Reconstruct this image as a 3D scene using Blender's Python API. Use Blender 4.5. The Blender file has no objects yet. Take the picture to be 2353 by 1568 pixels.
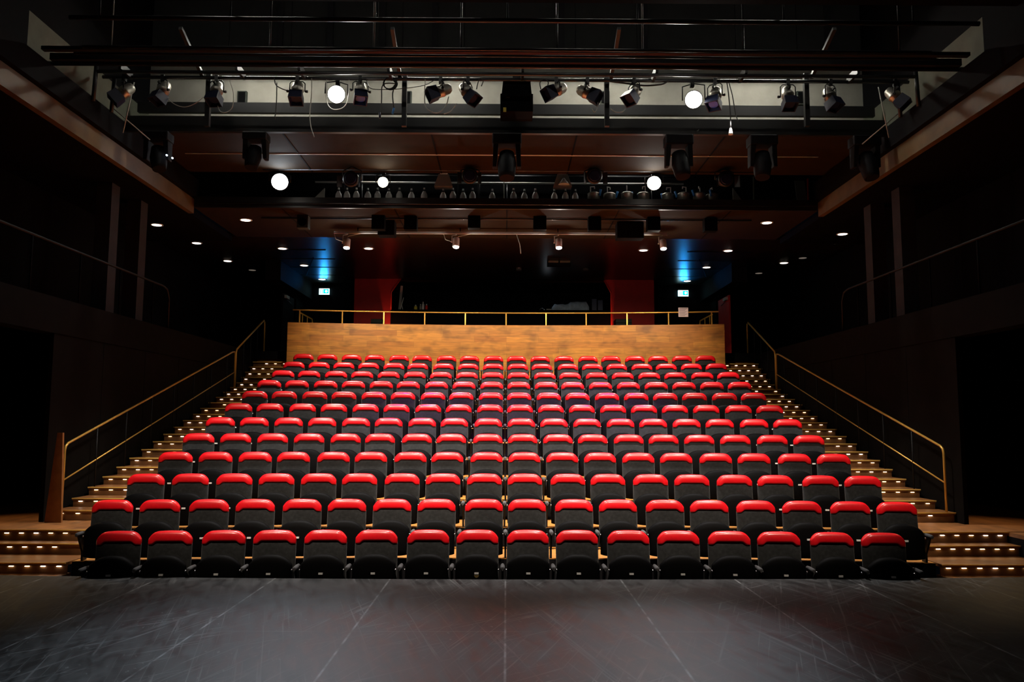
import bpy, math, random
from mathutils import Vector, Matrix
random.seed(7)
SC = bpy.context.scene
COL = SC.collection
PI = math.pi

# ------------------------------------------------------------------ camera
F, W, H = 1850.0, 2353.0, 1568.0
EYE = Vector((0, 0, 1.66))
CM = (Matrix.Rotation(-math.atan(13 / F), 3, 'Z') @ Matrix.Rotation(PI / 2 + math.atan(186 / F), 3, 'X')
      @ Matrix.Rotation(math.radians(.2), 3, 'Z'))
cd = bpy.data.cameras.new('camera')
cd.sensor_width = 36.0
cd.lens = F / W * 36.0
cd.clip_end = 200
cam = bpy.data.objects.new('camera', cd)
cam.matrix_world = Matrix.Translation(EYE) @ CM.to_4x4()
COL.objects.link(cam)
SC.camera = cam

# ------------------------------------------------------------------ world, exposure, house lights
wd = bpy.data.worlds.new('world')
wd.use_nodes = True
wd.node_tree.nodes['Background'].inputs[0].default_value = (.5, .6, 1, 1)
wd.node_tree.nodes['Background'].inputs[1].default_value = .0012
SC.world = wd
SC.view_settings.view_transform = 'Standard'
SC.view_settings.look = 'None'
SC.view_settings.gamma = 1
SC.view_settings.use_curve_mapping = False
SC.view_settings.exposure = 0.0


def spot(name, loc, target, power, col, size_deg, blend=.6, radius=.08):
    d = bpy.data.lights.new(name, 'SPOT')
    d.energy = power
    d.color = col
    d.spot_size = math.radians(size_deg)
    d.spot_blend = blend
    d.shadow_soft_size = radius
    o = bpy.data.objects.new(name, d)
    o.location = loc
    o.rotation_euler = (Vector(target) - Vector(loc)).to_track_quat('-Z', 'Y').to_euler()
    COL.objects.link(o)
    return o


def point(name, loc, power, col, radius=.05):
    d = bpy.data.lights.new(name, 'POINT')
    d.energy = power
    d.color = col
    d.shadow_soft_size = radius
    o = bpy.data.objects.new(name, d)
    o.location = loc
    COL.objects.link(o)
    return o


# lanterns over the stage edge that wash the seats from the front
for x, tx, p, c in ((-3.6, -2.7, 1700, (1, .83, .64)), (-1.2, -.9, 1700, (1, .83, .66)),
                    (1.2, .9, 1700, (1, .83, .66)), (3.6, 2.7, 1700, (1, .83, .64))):
    spot('front_wash_light', (x, 4.6, 6.5), (tx, 12.2, .9), p, c, 46, .5, .12)
# magenta pair on the middle rows and lanterns high above the rows
spot('magenta_wash_light', (-1.9, 12.0, 6.3), (-1.2, 14.8, 1.9), 1200, (.62, .04, 1), 44, .9, .1)
spot('magenta_wash_light', (2.2, 12.0, 6.3), (1.6, 14.9, 1.9), 1200, (.62, .04, 1), 44, .9, .1)
for x in (-3.4, -1.15, 1.15, 3.4):
    spot('overhead_light', (x, 11.5, 6.1), (x * .95, 12.0, .6), 1500, (1, .93, .86), 76, .6, .3)
    spot('overhead_light', (x, 15.6, 5.7), (x * .9, 16.6, 2.2), 1150, (1, .93, .86), 88, .6, .3)
# magenta spill on the stage edge
spot('magenta_spill_light', (-.6, 10.5, 6.2), (-.7, 8.3, 0), 60, (1, .08, .45), 18, .9, .1)
spot('magenta_spill_light', (2.5, 10.8, 6.2), (2.7, 8.4, 0), 45, (1, .08, .3), 18, .9, .1)


# ------------------------------------------------------------------ measuring helpers (photo pixel -> point at a real distance)
def ray(px, py):
    return CM @ Vector(((px - W / 2) / F, -(py - H / 2) / F, -1))


def PY(px, py, Y):
    d = ray(px, py)
    return EYE + d * (Y / d.y)


def PZ(px, py, z):
    d = ray(px, py)
    return EYE + d * ((z - EYE.z) / d.z)


def PX(px, py, x):
    d = ray(px, py)
    return EYE + d * (x / d.x)


# ------------------------------------------------------------------ materials
def mat(name, col, rough=.6, metal=0., spec=.5, emit=None, strength=0., noise=0., nscale=8., bump=0., bscale=80., sheen=0., coat=0.):
    m = bpy.data.materials.new(name)
    m.use_nodes = True
    nt = m.node_tree
    b = nt.nodes['Principled BSDF']
    b.inputs['Base Color'].default_value = (*col, 1)
    b.inputs['Roughness'].default_value = rough
    b.inputs['Metallic'].default_value = metal
    b.inputs['Specular IOR Level'].default_value = spec
    b.inputs['Sheen Weight'].default_value = sheen
    b.inputs['Coat Weight'].default_value = coat
    b.inputs['Coat Roughness'].default_value = .16
    if emit:
        b.inputs['Emission Color'].default_value = (*emit, 1)
        b.inputs['Emission Strength'].default_value = strength
    if noise or bump:
        tc = nt.nodes.new('ShaderNodeTexCoord')
    if noise:
        n = nt.nodes.new('ShaderNodeTexNoise')
        n.inputs['Scale'].default_value = nscale
        n.inputs['Detail'].default_value = 6
        r = nt.nodes.new('ShaderNodeValToRGB')
        r.color_ramp.elements[0].position = .3
        r.color_ramp.elements[1].position = .7
        r.color_ramp.elements[0].color = (*[c * (1 - noise) for c in col], 1)
        r.color_ramp.elements[1].color = (*[min(1, c * (1 + noise)) for c in col], 1)
        nt.links.new(tc.outputs['Object'], n.inputs['Vector'])
        nt.links.new(n.outputs['Fac'], r.inputs['Fac'])
        nt.links.new(r.outputs['Color'], b.inputs['Base Color'])
    if bump:
        n2 = nt.nodes.new('ShaderNodeTexNoise')
        n2.inputs['Scale'].default_value = bscale
        n2.inputs['Detail'].default_value = 3
        bp = nt.nodes.new('ShaderNodeBump')
        bp.inputs['Strength'].default_value = bump
        bp.inputs['Distance'].default_value = .01
        nt.links.new(tc.outputs['Object'], n2.inputs['Vector'])
        nt.links.new(n2.outputs['Fac'], bp.inputs['Height'])
        nt.links.new(bp.outputs['Normal'], b.inputs['Normal'])
    return m


def wood_mat(name, c1, c2, axes='XZ', plank=(1.1, .11), rough=.42, grain=.35, mortar=.0015):
    m = bpy.data.materials.new(name)
    m.use_nodes = True
    nt = m.node_tree
    N, L = nt.nodes, nt.links
    b = N['Principled BSDF']
    b.inputs['Roughness'].default_value = rough
    tc = N.new('ShaderNodeTexCoord')
    sp = N.new('ShaderNodeSeparateXYZ')
    cb = N.new('ShaderNodeCombineXYZ')
    L.new(tc.outputs['Object'], sp.inputs[0])
    L.new(sp.outputs[axes[0]], cb.inputs[0])
    L.new(sp.outputs[axes[1]], cb.inputs[1])
    br = N.new('ShaderNodeTexBrick')
    br.inputs['Color1'].default_value = (*c1, 1)
    br.inputs['Color2'].default_value = (*c2, 1)
    br.inputs['Mortar'].default_value = (*[c * .5 for c in c1], 1)
    br.inputs['Scale'].default_value = 1
    br.inputs['Mortar Size'].default_value = mortar
    br.inputs['Brick Width'].default_value = plank[0]
    br.inputs['Row Height'].default_value = plank[1]
    br.offset = .37
    br.offset_frequency = 3
    br.squash = .7
    br.squash_frequency = 2
    L.new(cb.outputs[0], br.inputs['Vector'])
    mp = N.new('ShaderNodeMapping')
    mp.inputs['Scale'].default_value = (2.2, 26, 1)
    L.new(cb.outputs[0], mp.inputs['Vector'])
    n = N.new('ShaderNodeTexNoise')
    n.inputs['Scale'].default_value = 1
    n.inputs['Detail'].default_value = 5
    n.inputs['Distortion'].default_value = .6
    L.new(mp.outputs[0], n.inputs['Vector'])
    mr = N.new('ShaderNodeMapRange')
    mr.inputs['From Min'].default_value = .3
    mr.inputs['From Max'].default_value = .7
    mr.inputs['To Min'].default_value = 1 - grain
    mr.inputs['To Max'].default_value = 1 + grain
    L.new(n.outputs['Fac'], mr.inputs['Value'])
    # knots
    mp2 = N.new('ShaderNodeMapping')
    mp2.inputs['Scale'].default_value = (2.4, 4.2, 1)
    L.new(cb.outputs[0], mp2.inputs['Vector'])
    n2 = N.new('ShaderNodeTexNoise')
    n2.inputs['Scale'].default_value = 1
    n2.inputs['Detail'].default_value = 2
    L.new(mp2.outputs[0], n2.inputs['Vector'])
    mr2 = N.new('ShaderNodeMapRange')
    mr2.inputs['From Min'].default_value = .32
    mr2.inputs['From Max'].default_value = .5
    mr2.inputs['To Min'].default_value = .62
    mr2.inputs['To Max'].default_value = 1.0
    L.new(n2.outputs['Fac'], mr2.inputs['Value'])
    mu = N.new('ShaderNodeMath')
    mu.operation = 'MULTIPLY'
    L.new(mr.outputs[0], mu.inputs[0])
    L.new(mr2.outputs[0], mu.inputs[1])
    vm = N.new('ShaderNodeVectorMath')
    vm.operation = 'SCALE'
    L.new(br.outputs['Color'], vm.inputs[0])
    L.new(mu.outputs[0], vm.inputs['Scale'])
    L.new(vm.outputs[0], b.inputs['Base Color'])
    return m


def stage_mat():
    m = bpy.data.materials.new('scuffed_black_stage')
    m.use_nodes = True
    nt = m.node_tree
    N, L = nt.nodes, nt.links
    b = N['Principled BSDF']
    b.inputs['Specular IOR Level'].default_value = .22
    tc = N.new('ShaderNodeTexCoord')

    def noise(scale, mapscale, rotz=0., detail=4, dist=0.):
        mp = N.new('ShaderNodeMapping')
        mp.vector_type = 'TEXTURE'        # turn first, then stretch
        mp.inputs['Scale'].default_value = [1 / q for q in mapscale]
        mp.inputs['Rotation'].default_value = (0, 0, rotz)
        L.new(tc.outputs['Object'], mp.inputs['Vector'])
        n = N.new('ShaderNodeTexNoise')
        n.inputs['Scale'].default_value = scale
        n.inputs['Detail'].default_value = detail
        n.inputs['Distortion'].default_value = dist
        L.new(mp.outputs[0], n.inputs['Vector'])
        return n

    def rng(src, a, c, lo=0., hi=1.):
        r = N.new('ShaderNodeMapRange')
        r.inputs['From Min'].default_value = a
        r.inputs['From Max'].default_value = c
        r.inputs['To Min'].default_value = lo
        r.inputs['To Max'].default_value = hi
        L.new(src, r.inputs['Value'])
        return r.outputs[0]

    def op(o, a, c):
        q = N.new('ShaderNodeMath')
        q.operation = o
        for i, v in enumerate((a, c)):
            if isinstance(v, float):
                q.inputs[i].default_value = v
            else:
                L.new(v, q.inputs[i])
        return q.outputs[0]

    big = rng(noise(.55, (1, 1, 1)).outputs['Fac'], .4, .65)
    # scratches: thin stretched streaks in several directions, only where the worn patches are
    s1 = rng(noise(2.4, (.3, 15, 1), 1.25, 3, .9).outputs['Fac'], .6, .67)
    s2 = rng(noise(2.2, (.26, 14, 1), -1.3, 3, .9).outputs['Fac'], .6, .68)
    s3 = rng(noise(2.0, (.5, 12, 1), .7, 3, .8).outputs['Fac'], .61, .68)
    s4 = rng(noise(24, (1, .35, 1), .4, 2).outputs['Fac'], .68, .73)
    sc = op('MAXIMUM', op('MAXIMUM', s1, s2), op('MAXIMUM', s3, s4))
    sc = op('MULTIPLY', sc, op('ADD', big, .08))
    fine = rng(noise(5, (2.0, .55, 1), .25, 8, .6).outputs['Fac'], .35, .75)
    # sheet seams every 1.2 m across and 2.44 m along
    sp = N.new('ShaderNodeSeparateXYZ')
    L.new(tc.outputs['Object'], sp.inputs[0])

    def seam(axis, period, off, width):
        a = op('ADD', sp.outputs[axis], off + 100 * period)
        q = op('MODULO', a, period)
        q = op('ABSOLUTE', op('SUBTRACT', q, period / 2), 0.)
        return rng(q, width, width * .3)

    se = op('MAXIMUM', seam('X', 1.22, .61, .012), op('MULTIPLY', seam('Y', 2.44, -5.38, .009), .35))
    worn = rng(noise(1.6, (1, 3, 1), 0, 5).outputs['Fac'], .35, .65)
    se = op('MULTIPLY', se, worn)
    mixv = op('ADD', op('MULTIPLY', sc, .38), op('ADD', op('MULTIPLY', se, .85), op('MULTIPLY', fine, .14)))
    mx = N.new('ShaderNodeMix')
    mx.data_type = 'RGBA'
    mx.inputs['A'].default_value = (.0088, .0094, .0105, 1)
    mx.inputs['B'].default_value = (.26, .27, .28, 1)
    mx.clamp_factor = True
    L.new(mixv, mx.inputs['Factor'])
    L.new(mx.outputs['Result'], b.inputs['Base Color'])
    L.new(rng(fine, 0., 1., .42, .6), b.inputs['Roughness'])
    return m


M = dict(
    red=mat('red_vinyl', (.8, .005, .012), .34, 0, .55, noise=.06, nscale=30, coat=.35),
    grey=mat('charcoal_fabric', (.0165, .0178, .019), .9, 0, .2, noise=.35, nscale=26, bump=.3, bscale=300, sheen=.15),
    black=mat('black_plastic', (.0014, .0014, .0018), .65, 0, .05),
    steel=mat('black_painted_steel', (.006, .0055, .006), .5, 0, .25),
    pad=mat('grey_arm_pad', (.07, .07, .075), .85, 0, .2),
    chrome=mat('bright_metal', (.75, .75, .78), .25, 1),
    plate=mat('white_plate', (.85, .85, .85), .5),
    brassy=mat('golden_emblem', (.6, .42, .16), .35, .8),
    brass=mat('brass_rail', (.8, .46, .09), .32, .45),
    nosing=mat('brass_nosing', (.95, .58, .14), .4, .15),
    step=wood_mat('oak_step', (.22, .085, .02), (.17, .06, .013), 'XY', (1.3, .09), .5, .25),
    riser=mat('stained_riser', (.2, .085, .026), .6, noise=.25, nscale=7),
    tier=mat('tier_oak', (.4, .16, .022), .55, noise=.2, nscale=6),
    oak=wood_mat('oak_parquet_cladding', (.58, .25, .034), (.42, .155, .02), 'XZ', (1.15, .14), .48, .25),
    landing=wood_mat('oak_landing_floor', (.3, .115, .028), (.23, .085, .02), 'YX', (1.6, .1), .55, .25),
    fin=mat('orange_wood_fin', (.3, .11, .025), .6, noise=.15, nscale=12),
    wall=mat('black_wall', (.004, .0036, .0045), .8, 0, .08, noise=.3, nscale=3),
    panel=mat('dark_panel_wall', (.0045, .0036, .003), .8, 0, .06, noise=.3, nscale=4),
    column=mat('grey_column', (.026, .025, .028), .8, noise=.2, nscale=4),
    ceil=mat('dark_gloss_ceiling', (.02, .011, .008), .3, 0, .5),
    ceilbrown=mat('brown_ceiling_panel', (.024, .0125, .0042), .85, 0, .15, noise=.15, nscale=5),
    fascia=mat('oak_fascia', (.12, .075, .026), .6, noise=.2, nscale=4),
    gridwall=mat('grey_grid_wall', (.30, .29, .25), .85, noise=.08, nscale=5),
    gridshade=mat('shaded_grid_wall', (.05, .05, .048), .85, noise=.1, nscale=5),  # grid wall with the upper shade put into its colour
    gridside=mat('green_grey_side', (.1, .105, .075), .85, noise=.15, nscale=4),
    void=mat('matt_black', (.004, .004, .005), .9, 0, .1),
    rig=mat('black_rig_steel', (.011, .011, .012), .42, 0, .5),
    pipe=mat('rig_pipe', (.035, .036, .04), .24, 0, .6),
    silver=mat('cast_aluminium', (.5, .48, .42), .42, .85, noise=.2, nscale=20),
    snoot=mat('blue_black_snoot', (.012, .016, .045), .45, 0, .4),
    headblack=mat('matt_lamp_head', (.008, .008, .01), .75, 0, .15),
    gel=mat('blue_gel', (.05, .1, .5), .2, 0, .6),
    grit=mat('grey_reflector', (.3, .29, .26), .6),
    white=mat('white_enamel', (.8, .8, .78), .45),
    glass=mat('dark_lens', (.012, .02, .075), .4, 0, .3),
    cable=mat('black_cable', (.02, .02, .02), .55),
    palecable=mat('pale_cable', (.42, .42, .38), .5),
    blueplug=mat('blue_connector', (.05, .28, .75), .45),
    redwall=mat('red_wall', (.42, .008, .006), .7, noise=.1, nscale=6),
    redtrim=mat('red_gloss_trim', (.75, .03, .015), .35),
    yellow=mat('yellow_sticker', (.75, .62, .08), .6),
    cloth=mat('blue_grey_dust_cover', (.34, .44, .56), .85, noise=.25, nscale=9),
    paper=mat('paper_notice', (.75, .62, .66), .8),
    ink=mat('grey_print', (.22, .17, .2), .8),
    case=mat('dark_green_case', (.014, .02, .014), .7),
    hot=mat('hot_lens', (1, 1, 1), .3, emit=(1, .95, .86), strength=60),
    hotcool=mat('hot_cool_lens', (1, 1, 1), .3, emit=(.82, .93, 1), strength=60),
    hotwarm=mat('hot_warm_lens', (1, 1, 1), .3, emit=(1, .85, .6), strength=45),
    led=mat('step_led', (1, 1, 1), .4, emit=(1, .8, .45), strength=7),
    ledcool=mat('step_led_white', (1, 1, 1), .4, emit=(1, .93, .82), strength=9),
    dl=mat('downlight_glow', (1, 1, 1), .4, emit=(1, .84, .68), strength=5),
    dldim=mat('downlight_dim', (.4, .4, .4), .4, emit=(1, .84, .68), strength=.12),
    signw=mat('sign_white', (1, 1, 1), .4, emit=(.5, .93, 1), strength=3.5),
    signg=mat('sign_green', (.0, .6, .6), .4, emit=(.0, .5, .72), strength=2.2),
    tube=mat('added_grid_tube', (1, 1, 1), .4, emit=(1, .97, .86), strength=90),
    tubedim=mat('added_bridge_tube', (1, 1, 1), .4, emit=(1, .97, .86), strength=26),
    tubehead=mat('added_header_tube', (1, 1, 1), .4, emit=(1, .97, .88), strength=14),
    pilot=mat('pilot_light', (1, 1, 1), .4, emit=(.6, .8, 1), strength=6),
)
M['stage'] = stage_mat()


# ------------------------------------------------------------------ mesh builder
class MB:
    def __init__(self):
        self.v, self.f, self.sm = [], [], []

    def add(self, vs, fs, smooth=False):
        o = len(self.v)
        self.v += [Vector(p) for p in vs]
        self.f += [tuple(i + o for i in f) for f in fs]
        self.sm += [smooth] * len(fs)
        return self

    def box(self, x0, x1, y0, y1, z0, z1):
        return self.hexa([(x0, y0, z0), (x1, y0, z0), (x1, y1, z0), (x0, y1, z0),
                          (x0, y0, z1), (x1, y0, z1), (x1, y1, z1), (x0, y1, z1)])

    def hexa(self, p):
        return self.add(p, [(0, 3, 2, 1), (4, 5, 6, 7), (0, 1, 5, 4), (1, 2, 6, 5), (2, 3, 7, 6), (3, 0, 4, 7)])

    def obox(self, c, ex, ey, ez, sx, sy, sz):
        c = Vector(c)
        ex, ey, ez = Vector(ex) * sx / 2, Vector(ey) * sy / 2, Vector(ez) * sz / 2
        return self.hexa([c - ex - ey - ez, c + ex - ey - ez, c + ex + ey - ez, c - ex + ey - ez,
                          c - ex - ey + ez, c + ex - ey + ez, c + ex + ey + ez, c - ex + ey + ez])

    def loft(self, loops, smooth=True, caps=True):
        n = len(loops[0])
        vs = [p for l in loops for p in l]
        fs = []
        for i in range(len(loops) - 1):
            for j in range(n):
                a, b = i * n + j, i * n + (j + 1) % n
                fs.append((a, b, b + n, a + n))
        self.add(vs, fs, smooth)
        if caps:
            o = len(self.v) - len(vs)
            self.f += [tuple(o + j for j in range(n - 1, -1, -1)), tuple(o + len(vs) - n + j for j in range(n))]
            self.sm += [False, False]
        return self

    def tube(self, pts, r, n=8, caps=True):
        pts = [Vector(p) for p in pts]
        rs = r if isinstance(r, (list, tuple)) else [r] * len(pts)
        loops = []
        up = None
        for i, p in enumerate(pts):
            t = (pts[min(i + 1, len(pts) - 1)] - pts[max(i - 1, 0)]).normalized()
            if up is None or abs(up.dot(t)) > .95:
                up = Vector((0, 0, 1)) if abs(t.z) < .9 else Vector((0, 1, 0))
            s = t.cross(up).normalized()
            up = s.cross(t).normalized()
            loops.append([p + (s * math.cos(2 * PI * k / n) + up * math.sin(2 * PI * k / n)) * rs[i] for k in range(n)])
        return self.loft(loops, True, caps)

    def lathe(self, c, axis, prof, n=16):
        """prof: (distance along axis, radius) pairs"""
        c, axis = Vector(c), Vector(axis).normalized()
        s = axis.cross(Vector((0, 0, 1)) if abs(axis.z) < .9 else Vector((0, 1, 0))).normalized()
        u = s.cross(axis)
        return self.loft([[c + axis * a + (s * math.cos(2 * PI * k / n) + u * math.sin(2 * PI * k / n)) * max(r, .0005)
                           for k in range(n)] for a, r in prof], True, True)

    def extrude_poly(self, poly, axis, d0, d1):
        """poly: 2-D points in the plane normal to axis ('x','y','z')"""
        def put(p, d):
            return {'x': (d, p[0], p[1]), 'y': (p[0], d, p[1]), 'z': (p[0], p[1], d)}[axis]
        return self.loft([[put(p, d0) for p in poly], [put(p, d1) for p in poly]], False, True)

    def build(self, name, m, parent=None, bevel=0.):
        me = bpy.data.meshes.new(name)
        me.from_pydata([tuple(p) for p in self.v], [], self.f)
        me.polygons.foreach_set('use_smooth', self.sm)
        me.materials.append(M[m] if isinstance(m, str) else m)
        me.update()
        import bmesh
        bm = bmesh.new()
        bm.from_mesh(me)
        bmesh.ops.recalc_face_normals(bm, faces=bm.faces)
        bm.to_mesh(me)
        bm.free()
        o = bpy.data.objects.new(name, me)
        COL.objects.link(o)
        if parent:
            o.parent = parent
        if bevel:
            bv = o.modifiers.new('edge', 'BEVEL')
            bv.width = bevel
            bv.segments = 2
            bv.limit_method = 'ANGLE'
        return o


def arc(c, r, a0, a1, n, plane='xz'):
    out = []
    for i in range(n + 1):
        a = a0 + (a1 - a0) * i / n
        u, w = r * math.cos(a), r * math.sin(a)
        out.append(Vector(c) + (Vector((u, 0, w)) if plane == 'xz' else Vector((u, w, 0)) if plane == 'xy' else Vector((0, u, w))))
    return out


def tag(o, label, cat, group=None, kind=None):
    o['label'] = label
    o['category'] = cat
    if group:
        o['group'] = group
    if kind:
        o['kind'] = kind
    return o


def thing(name, label, cat, loc=(0, 0, 0), group=None, rotz=0.):
    o = bpy.data.objects.new(name, None)
    o.empty_display_size = .05
    o.location = loc
    o.rotation_euler = (0, 0, rotz)
    COL.objects.link(o)
    return tag(o, label, cat, group)


def struct(name, mb, m, parent=None):
    o = mb.build(name, m, parent)
    if not parent:
        o['kind'] = 'structure'
    return o


def copy_tree(o, parent=None):
    c = o.copy()
    COL.objects.link(c)
    c.parent = parent
    for ch in o.children:
        copy_tree(ch, c)
    return c


ORD = ['first', 'second', 'third', 'fourth', 'fifth', 'sixth', 'seventh', 'eighth', 'ninth', 'tenth',
       'eleventh', 'twelfth', 'thirteenth', 'fourteenth', 'fifteenth', 'sixteenth', 'seventeenth', 'eighteenth',
       'nineteenth', 'twentieth', 'twenty-first', 'twenty-second', 'twenty-third', 'twenty-fourth']

# ------------------------------------------------------------------ layout numbers
NROW = 12
ROWY = [9.17 + .925 * i for i in range(NROW)]
RISE = .2536
HEADZ = [.455 + RISE * i for i in range(NROW)]
SEATH = .70
FLOORZ = [z - SEATH for z in HEADZ]
ROWR = [50 - 20 * i / 11 for i in range(NROW)]


def sag(i, x):
    return x * x / (2 * ROWR[i])


TIERX = 5.35
STX = 6.25
LZ = .28
BALZ = 3.40
CZ = 5.8
GX = 6.3     # gallery edge and inner side wall
OX = 8.15    # outer side wall

# ------------------------------------------------------------------ structure: floors
# stage: far edge is a shallow arc
mb = MB()
n = 40
ed = [(-9 + 18 * k / n) for k in range(n + 1)]
far = [8.73 + .006 * min(abs(x), 7) ** 2 for x in ed]
vs = [(x, 2.0, 0) for x in ed] + [(x, y, 0) for x, y in zip(ed, far)] + [(x, y, -.3) for x, y in zip(ed, far)]
fs = []
for k in range(n):
    fs.append((k, k + 1, n + 2 + k, n + 1 + k))
    fs.append((n + 1 + k, n + 2 + k, 2 * n + 3 + k, 2 * n + 2 + k))
mb.add(vs, fs)
struct('floor_stage', mb, 'stage')
# auditorium floor in front of the first row
struct('floor_pit', MB().box(-6.4, 6.4, 8.3, 9.7, -.29, FLOORZ[0]), 'void')
struct('floor_step_base', MB().box(-6.4, -5.12, 8.99, 9.75, -.28, -.125), 'landing')
struct('floor_step_base', MB().box(5.12, 6.4, 8.99, 9.75, -.28, -.125), 'landing')
# seating tiers
for i in range(1, NROW):
    mb = MB()
    nn = 24
    hw = TIERX if i > 2 else 5.1
    xs = [-hw + 2 * hw * k / nn for k in range(nn + 1)]
    y0 = [ROWY[i] - .09 - sag(i, x) for x in xs]
    y1 = [ROWY[i] + .835 - sag(min(i + 1, 11), x) for x in xs] if i < NROW - 1 else [ROWY[i] + .62 for x in xs]
    zb = FLOORZ[i] - (RISE if i > 1 else RISE + .03)
    loops = [[(x, a, zb), (x, b, zb), (x, b, FLOORZ[i]), (x, a, FLOORZ[i])] for x, a, b in zip(xs, y0, y1)]
    mb.loft(loops, False, True)
    struct('floor_tier', mb, 'tier')
    mb = MB().loft([[(x, a - .012, zb + .001), (x, a - .001, zb + .001), (x, a - .001, FLOORZ[i] - .006), (x, a - .012, FLOORZ[i] - .006)] for x, a in zip(xs, y0)], False, True)
    struct('trim_tier', mb, 'void')
# side landings (wood) with black cheek walls beside the lower steps
for s in (-1, 1):
    mb = MB()
    a, b = sorted((s * 5.12, s * OX))
    mb.box(a, b, 10.472, 15.2, LZ - .05, LZ)
    a, b = sorted((s * 6.42, s * OX))
    mb.box(a, b, 3, 10.42, LZ - .05, LZ)
    struct('floor_landing', mb, 'landing')
    a, b = sorted((s * 6.42, s * 6.5))
    struct('wall_cheek', MB().box(a, b, 8.9, 10.42, -.29, LZ - .05), 'void')

# ------------------------------------------------------------------ structure: walls
DOORY = 11.2
for s, nm in ((-1, 'left'), (1, 'right')):
    def sb(x0, x1, *r):
        a, b = sorted((s * x0, s * x1))
        return MB().box(a, b, *r)
    struct('wall_' + nm, sb(GX, GX + .06, DOORY, 21.2, LZ, 2.87), 'panel')
    struct('wall_gallery_' + nm, sb(GX - .02, GX + .24, 3, 20.2, 2.87, 3.37), 'panel')
    struct('floor_gallery', sb(GX + .24, OX, 3, 20.2, 3.2, 3.37), 'void')
    struct('wall_outer_' + nm, sb(OX, OX + .2, 2, 24.2, -.3, 6.2), 'wall')
    # joints in the panelled wall
    for k in range(5):
        y = 12.6 + 1.45 * k
        struct('trim_joint', sb(GX - .004, GX, y, y + .012, 1.2, 2.87), 'void')
    # grey columns on the gallery
    for px0, px1, xx in ((222, 265, 6.75), (293, 331, 6.75)):
        pc = (px0 + px1) / 2
        Y = xx * F / (1163 - pc)
        struct('column_gallery', sb(xx - .02, xx + .24, Y - .14, Y + .14, 3.37, 5.7), 'column')
# balcony behind the last row
struct('floor_balcony', MB().box(-OX, OX, 20.12, 25.8, 3.2, BALZ), 'void')
struct('wall_back', MB().box(-OX, -4.4, 24, 24.2, BALZ, CZ).box(4.4, OX, 24, 24.2, BALZ, CZ)
       .box(-OX, OX, 25.6, 25.8, BALZ, CZ), 'wall')
# timber-clad balcony front, gently curved
mb = MB()
xs = [-5.35 + 10.7 * k / 40 for k in range(41)]
loops = [[(x, 20.02 - x * x / 60 * .9, 2.5), (x, 20.14 - x * x / 60 * .9, 2.5), (x, 20.14 - x * x / 60 * .9, 4.07), (x, 20.02 - x * x / 60 * .9, 4.07)] for x in xs]
mb.loft(loops, False, True)
struct('wall_balcony_front', mb, 'oak')
for s in (-1, 1):
    a, b = sorted((s * 5.22, s * 5.34))
    struct('wall_balcony_return', MB().box(a, b, 19.72, 21.6, 2.4, 3.39), 'void')

# ------------------------------------------------------------------ structure: ceilings
mb = MB()
mb.box(-OX, OX, 17.9, 25.8, CZ, CZ + .12)
struct('ceiling', mb, 'ceil')
# grooves between the ceiling panels
for y in (19.25, 20.35, 21.45, 22.6):
    struct('trim_ceiling', MB().box(-6.0, -4.4, y, y + .03, CZ - .006, CZ), 'void')
    struct('trim_ceiling', MB().box(4.4, 6.0, y, y + .03, CZ - .006, CZ), 'void')
for s in (-1, 1):
    struct('trim_ceiling', MB().obox((s * 5.3, 21.4, CZ - .004), (.30 * s, .954, 0), (-.954, .30 * s, 0), (0, 0, 1), 2.6, .022, .006), 'void')
struct('ceiling_middle', MB().box(-6.1, 6.1, 15.42, 17.9, CZ, CZ + .12), 'ceilbrown')
for x in (-4.4, -2.2, 0, 2.2, 4.4):
    struct('trim_ceiling', MB().box(x - .012, x + .012, 15.42, 17.9, CZ - .005, CZ), 'void')
for s in (-1, 1):
    a, b = sorted((s * 6.201, s * OX))
    struct('ceiling_side', MB().box(a, b, 2, 17.9, 5.7, 5.82), 'wall')
    a, b = sorted((s * 6.1, s * 6.2))
    struct('beam_fascia', MB().box(a, b, 3, 15.4, 5.68, 5.97), 'fascia')
    struct('beam_channel', MB().box(min(s * 6.02, s * 6.2), max(s * 6.02, s * 6.2), 3, 15.4, 5.98, 6.34), 'void')
    struct('wall_grid_' + ('left' if s < 0 else 'right'), MB().box(min(s * 6.2, s * 6.3), max(s * 6.2, s * 6.3), 10.0, 13.6, 5.97, 6.95), 'gridside')
    struct('wall_grid_top_' + ('left' if s < 0 else 'right'), MB().box(min(s * 6.2, s * 6.3), max(s * 6.2, s * 6.3), 10.0, 13.6, 6.95, 9.5), 'void')  # same side wall higher up, its shade put in as black
    struct('wall_grid_front_' + ('left' if s < 0 else 'right'), MB().box(min(s * 6.2, s * 6.3), max(s * 6.2, s * 6.3), 3, 10.0, 5.97, 9.5), 'void')
    struct('wall_grid_rear_' + ('left' if s < 0 else 'right'), MB().box(min(s * 6.2, s * 6.3), max(s * 6.2, s * 6.3), 13.6, 17.2, 5.97, 9.5), 'panel')
    # bulkhead and wall end by the exit
    a, b = sorted((s * 5.85, s * 6.25))
    struct('beam_bulkhead', MB().box(a, b, 20.6, 24, 5.3, CZ), 'wall')
    a, b = sorted((s * 6.05, s * 6.25))
    struct('wall_exit', MB().box(a, b, 23.0, 24, BALZ, 5.3), 'panel')
struct('ceiling_grid', MB().box(-6.3, 6.3, 9.4, 17.2, 9.5, 9.6), 'void')
struct('ceiling_front', MB().box(-6.3, 6.3, 2, 9.3, 6.72, 6.84), 'wall')
struct('wall_front_header', MB().box(-6.3, 6.3, 9.2, 9.3, 6.84, 9.5), 'void')
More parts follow.
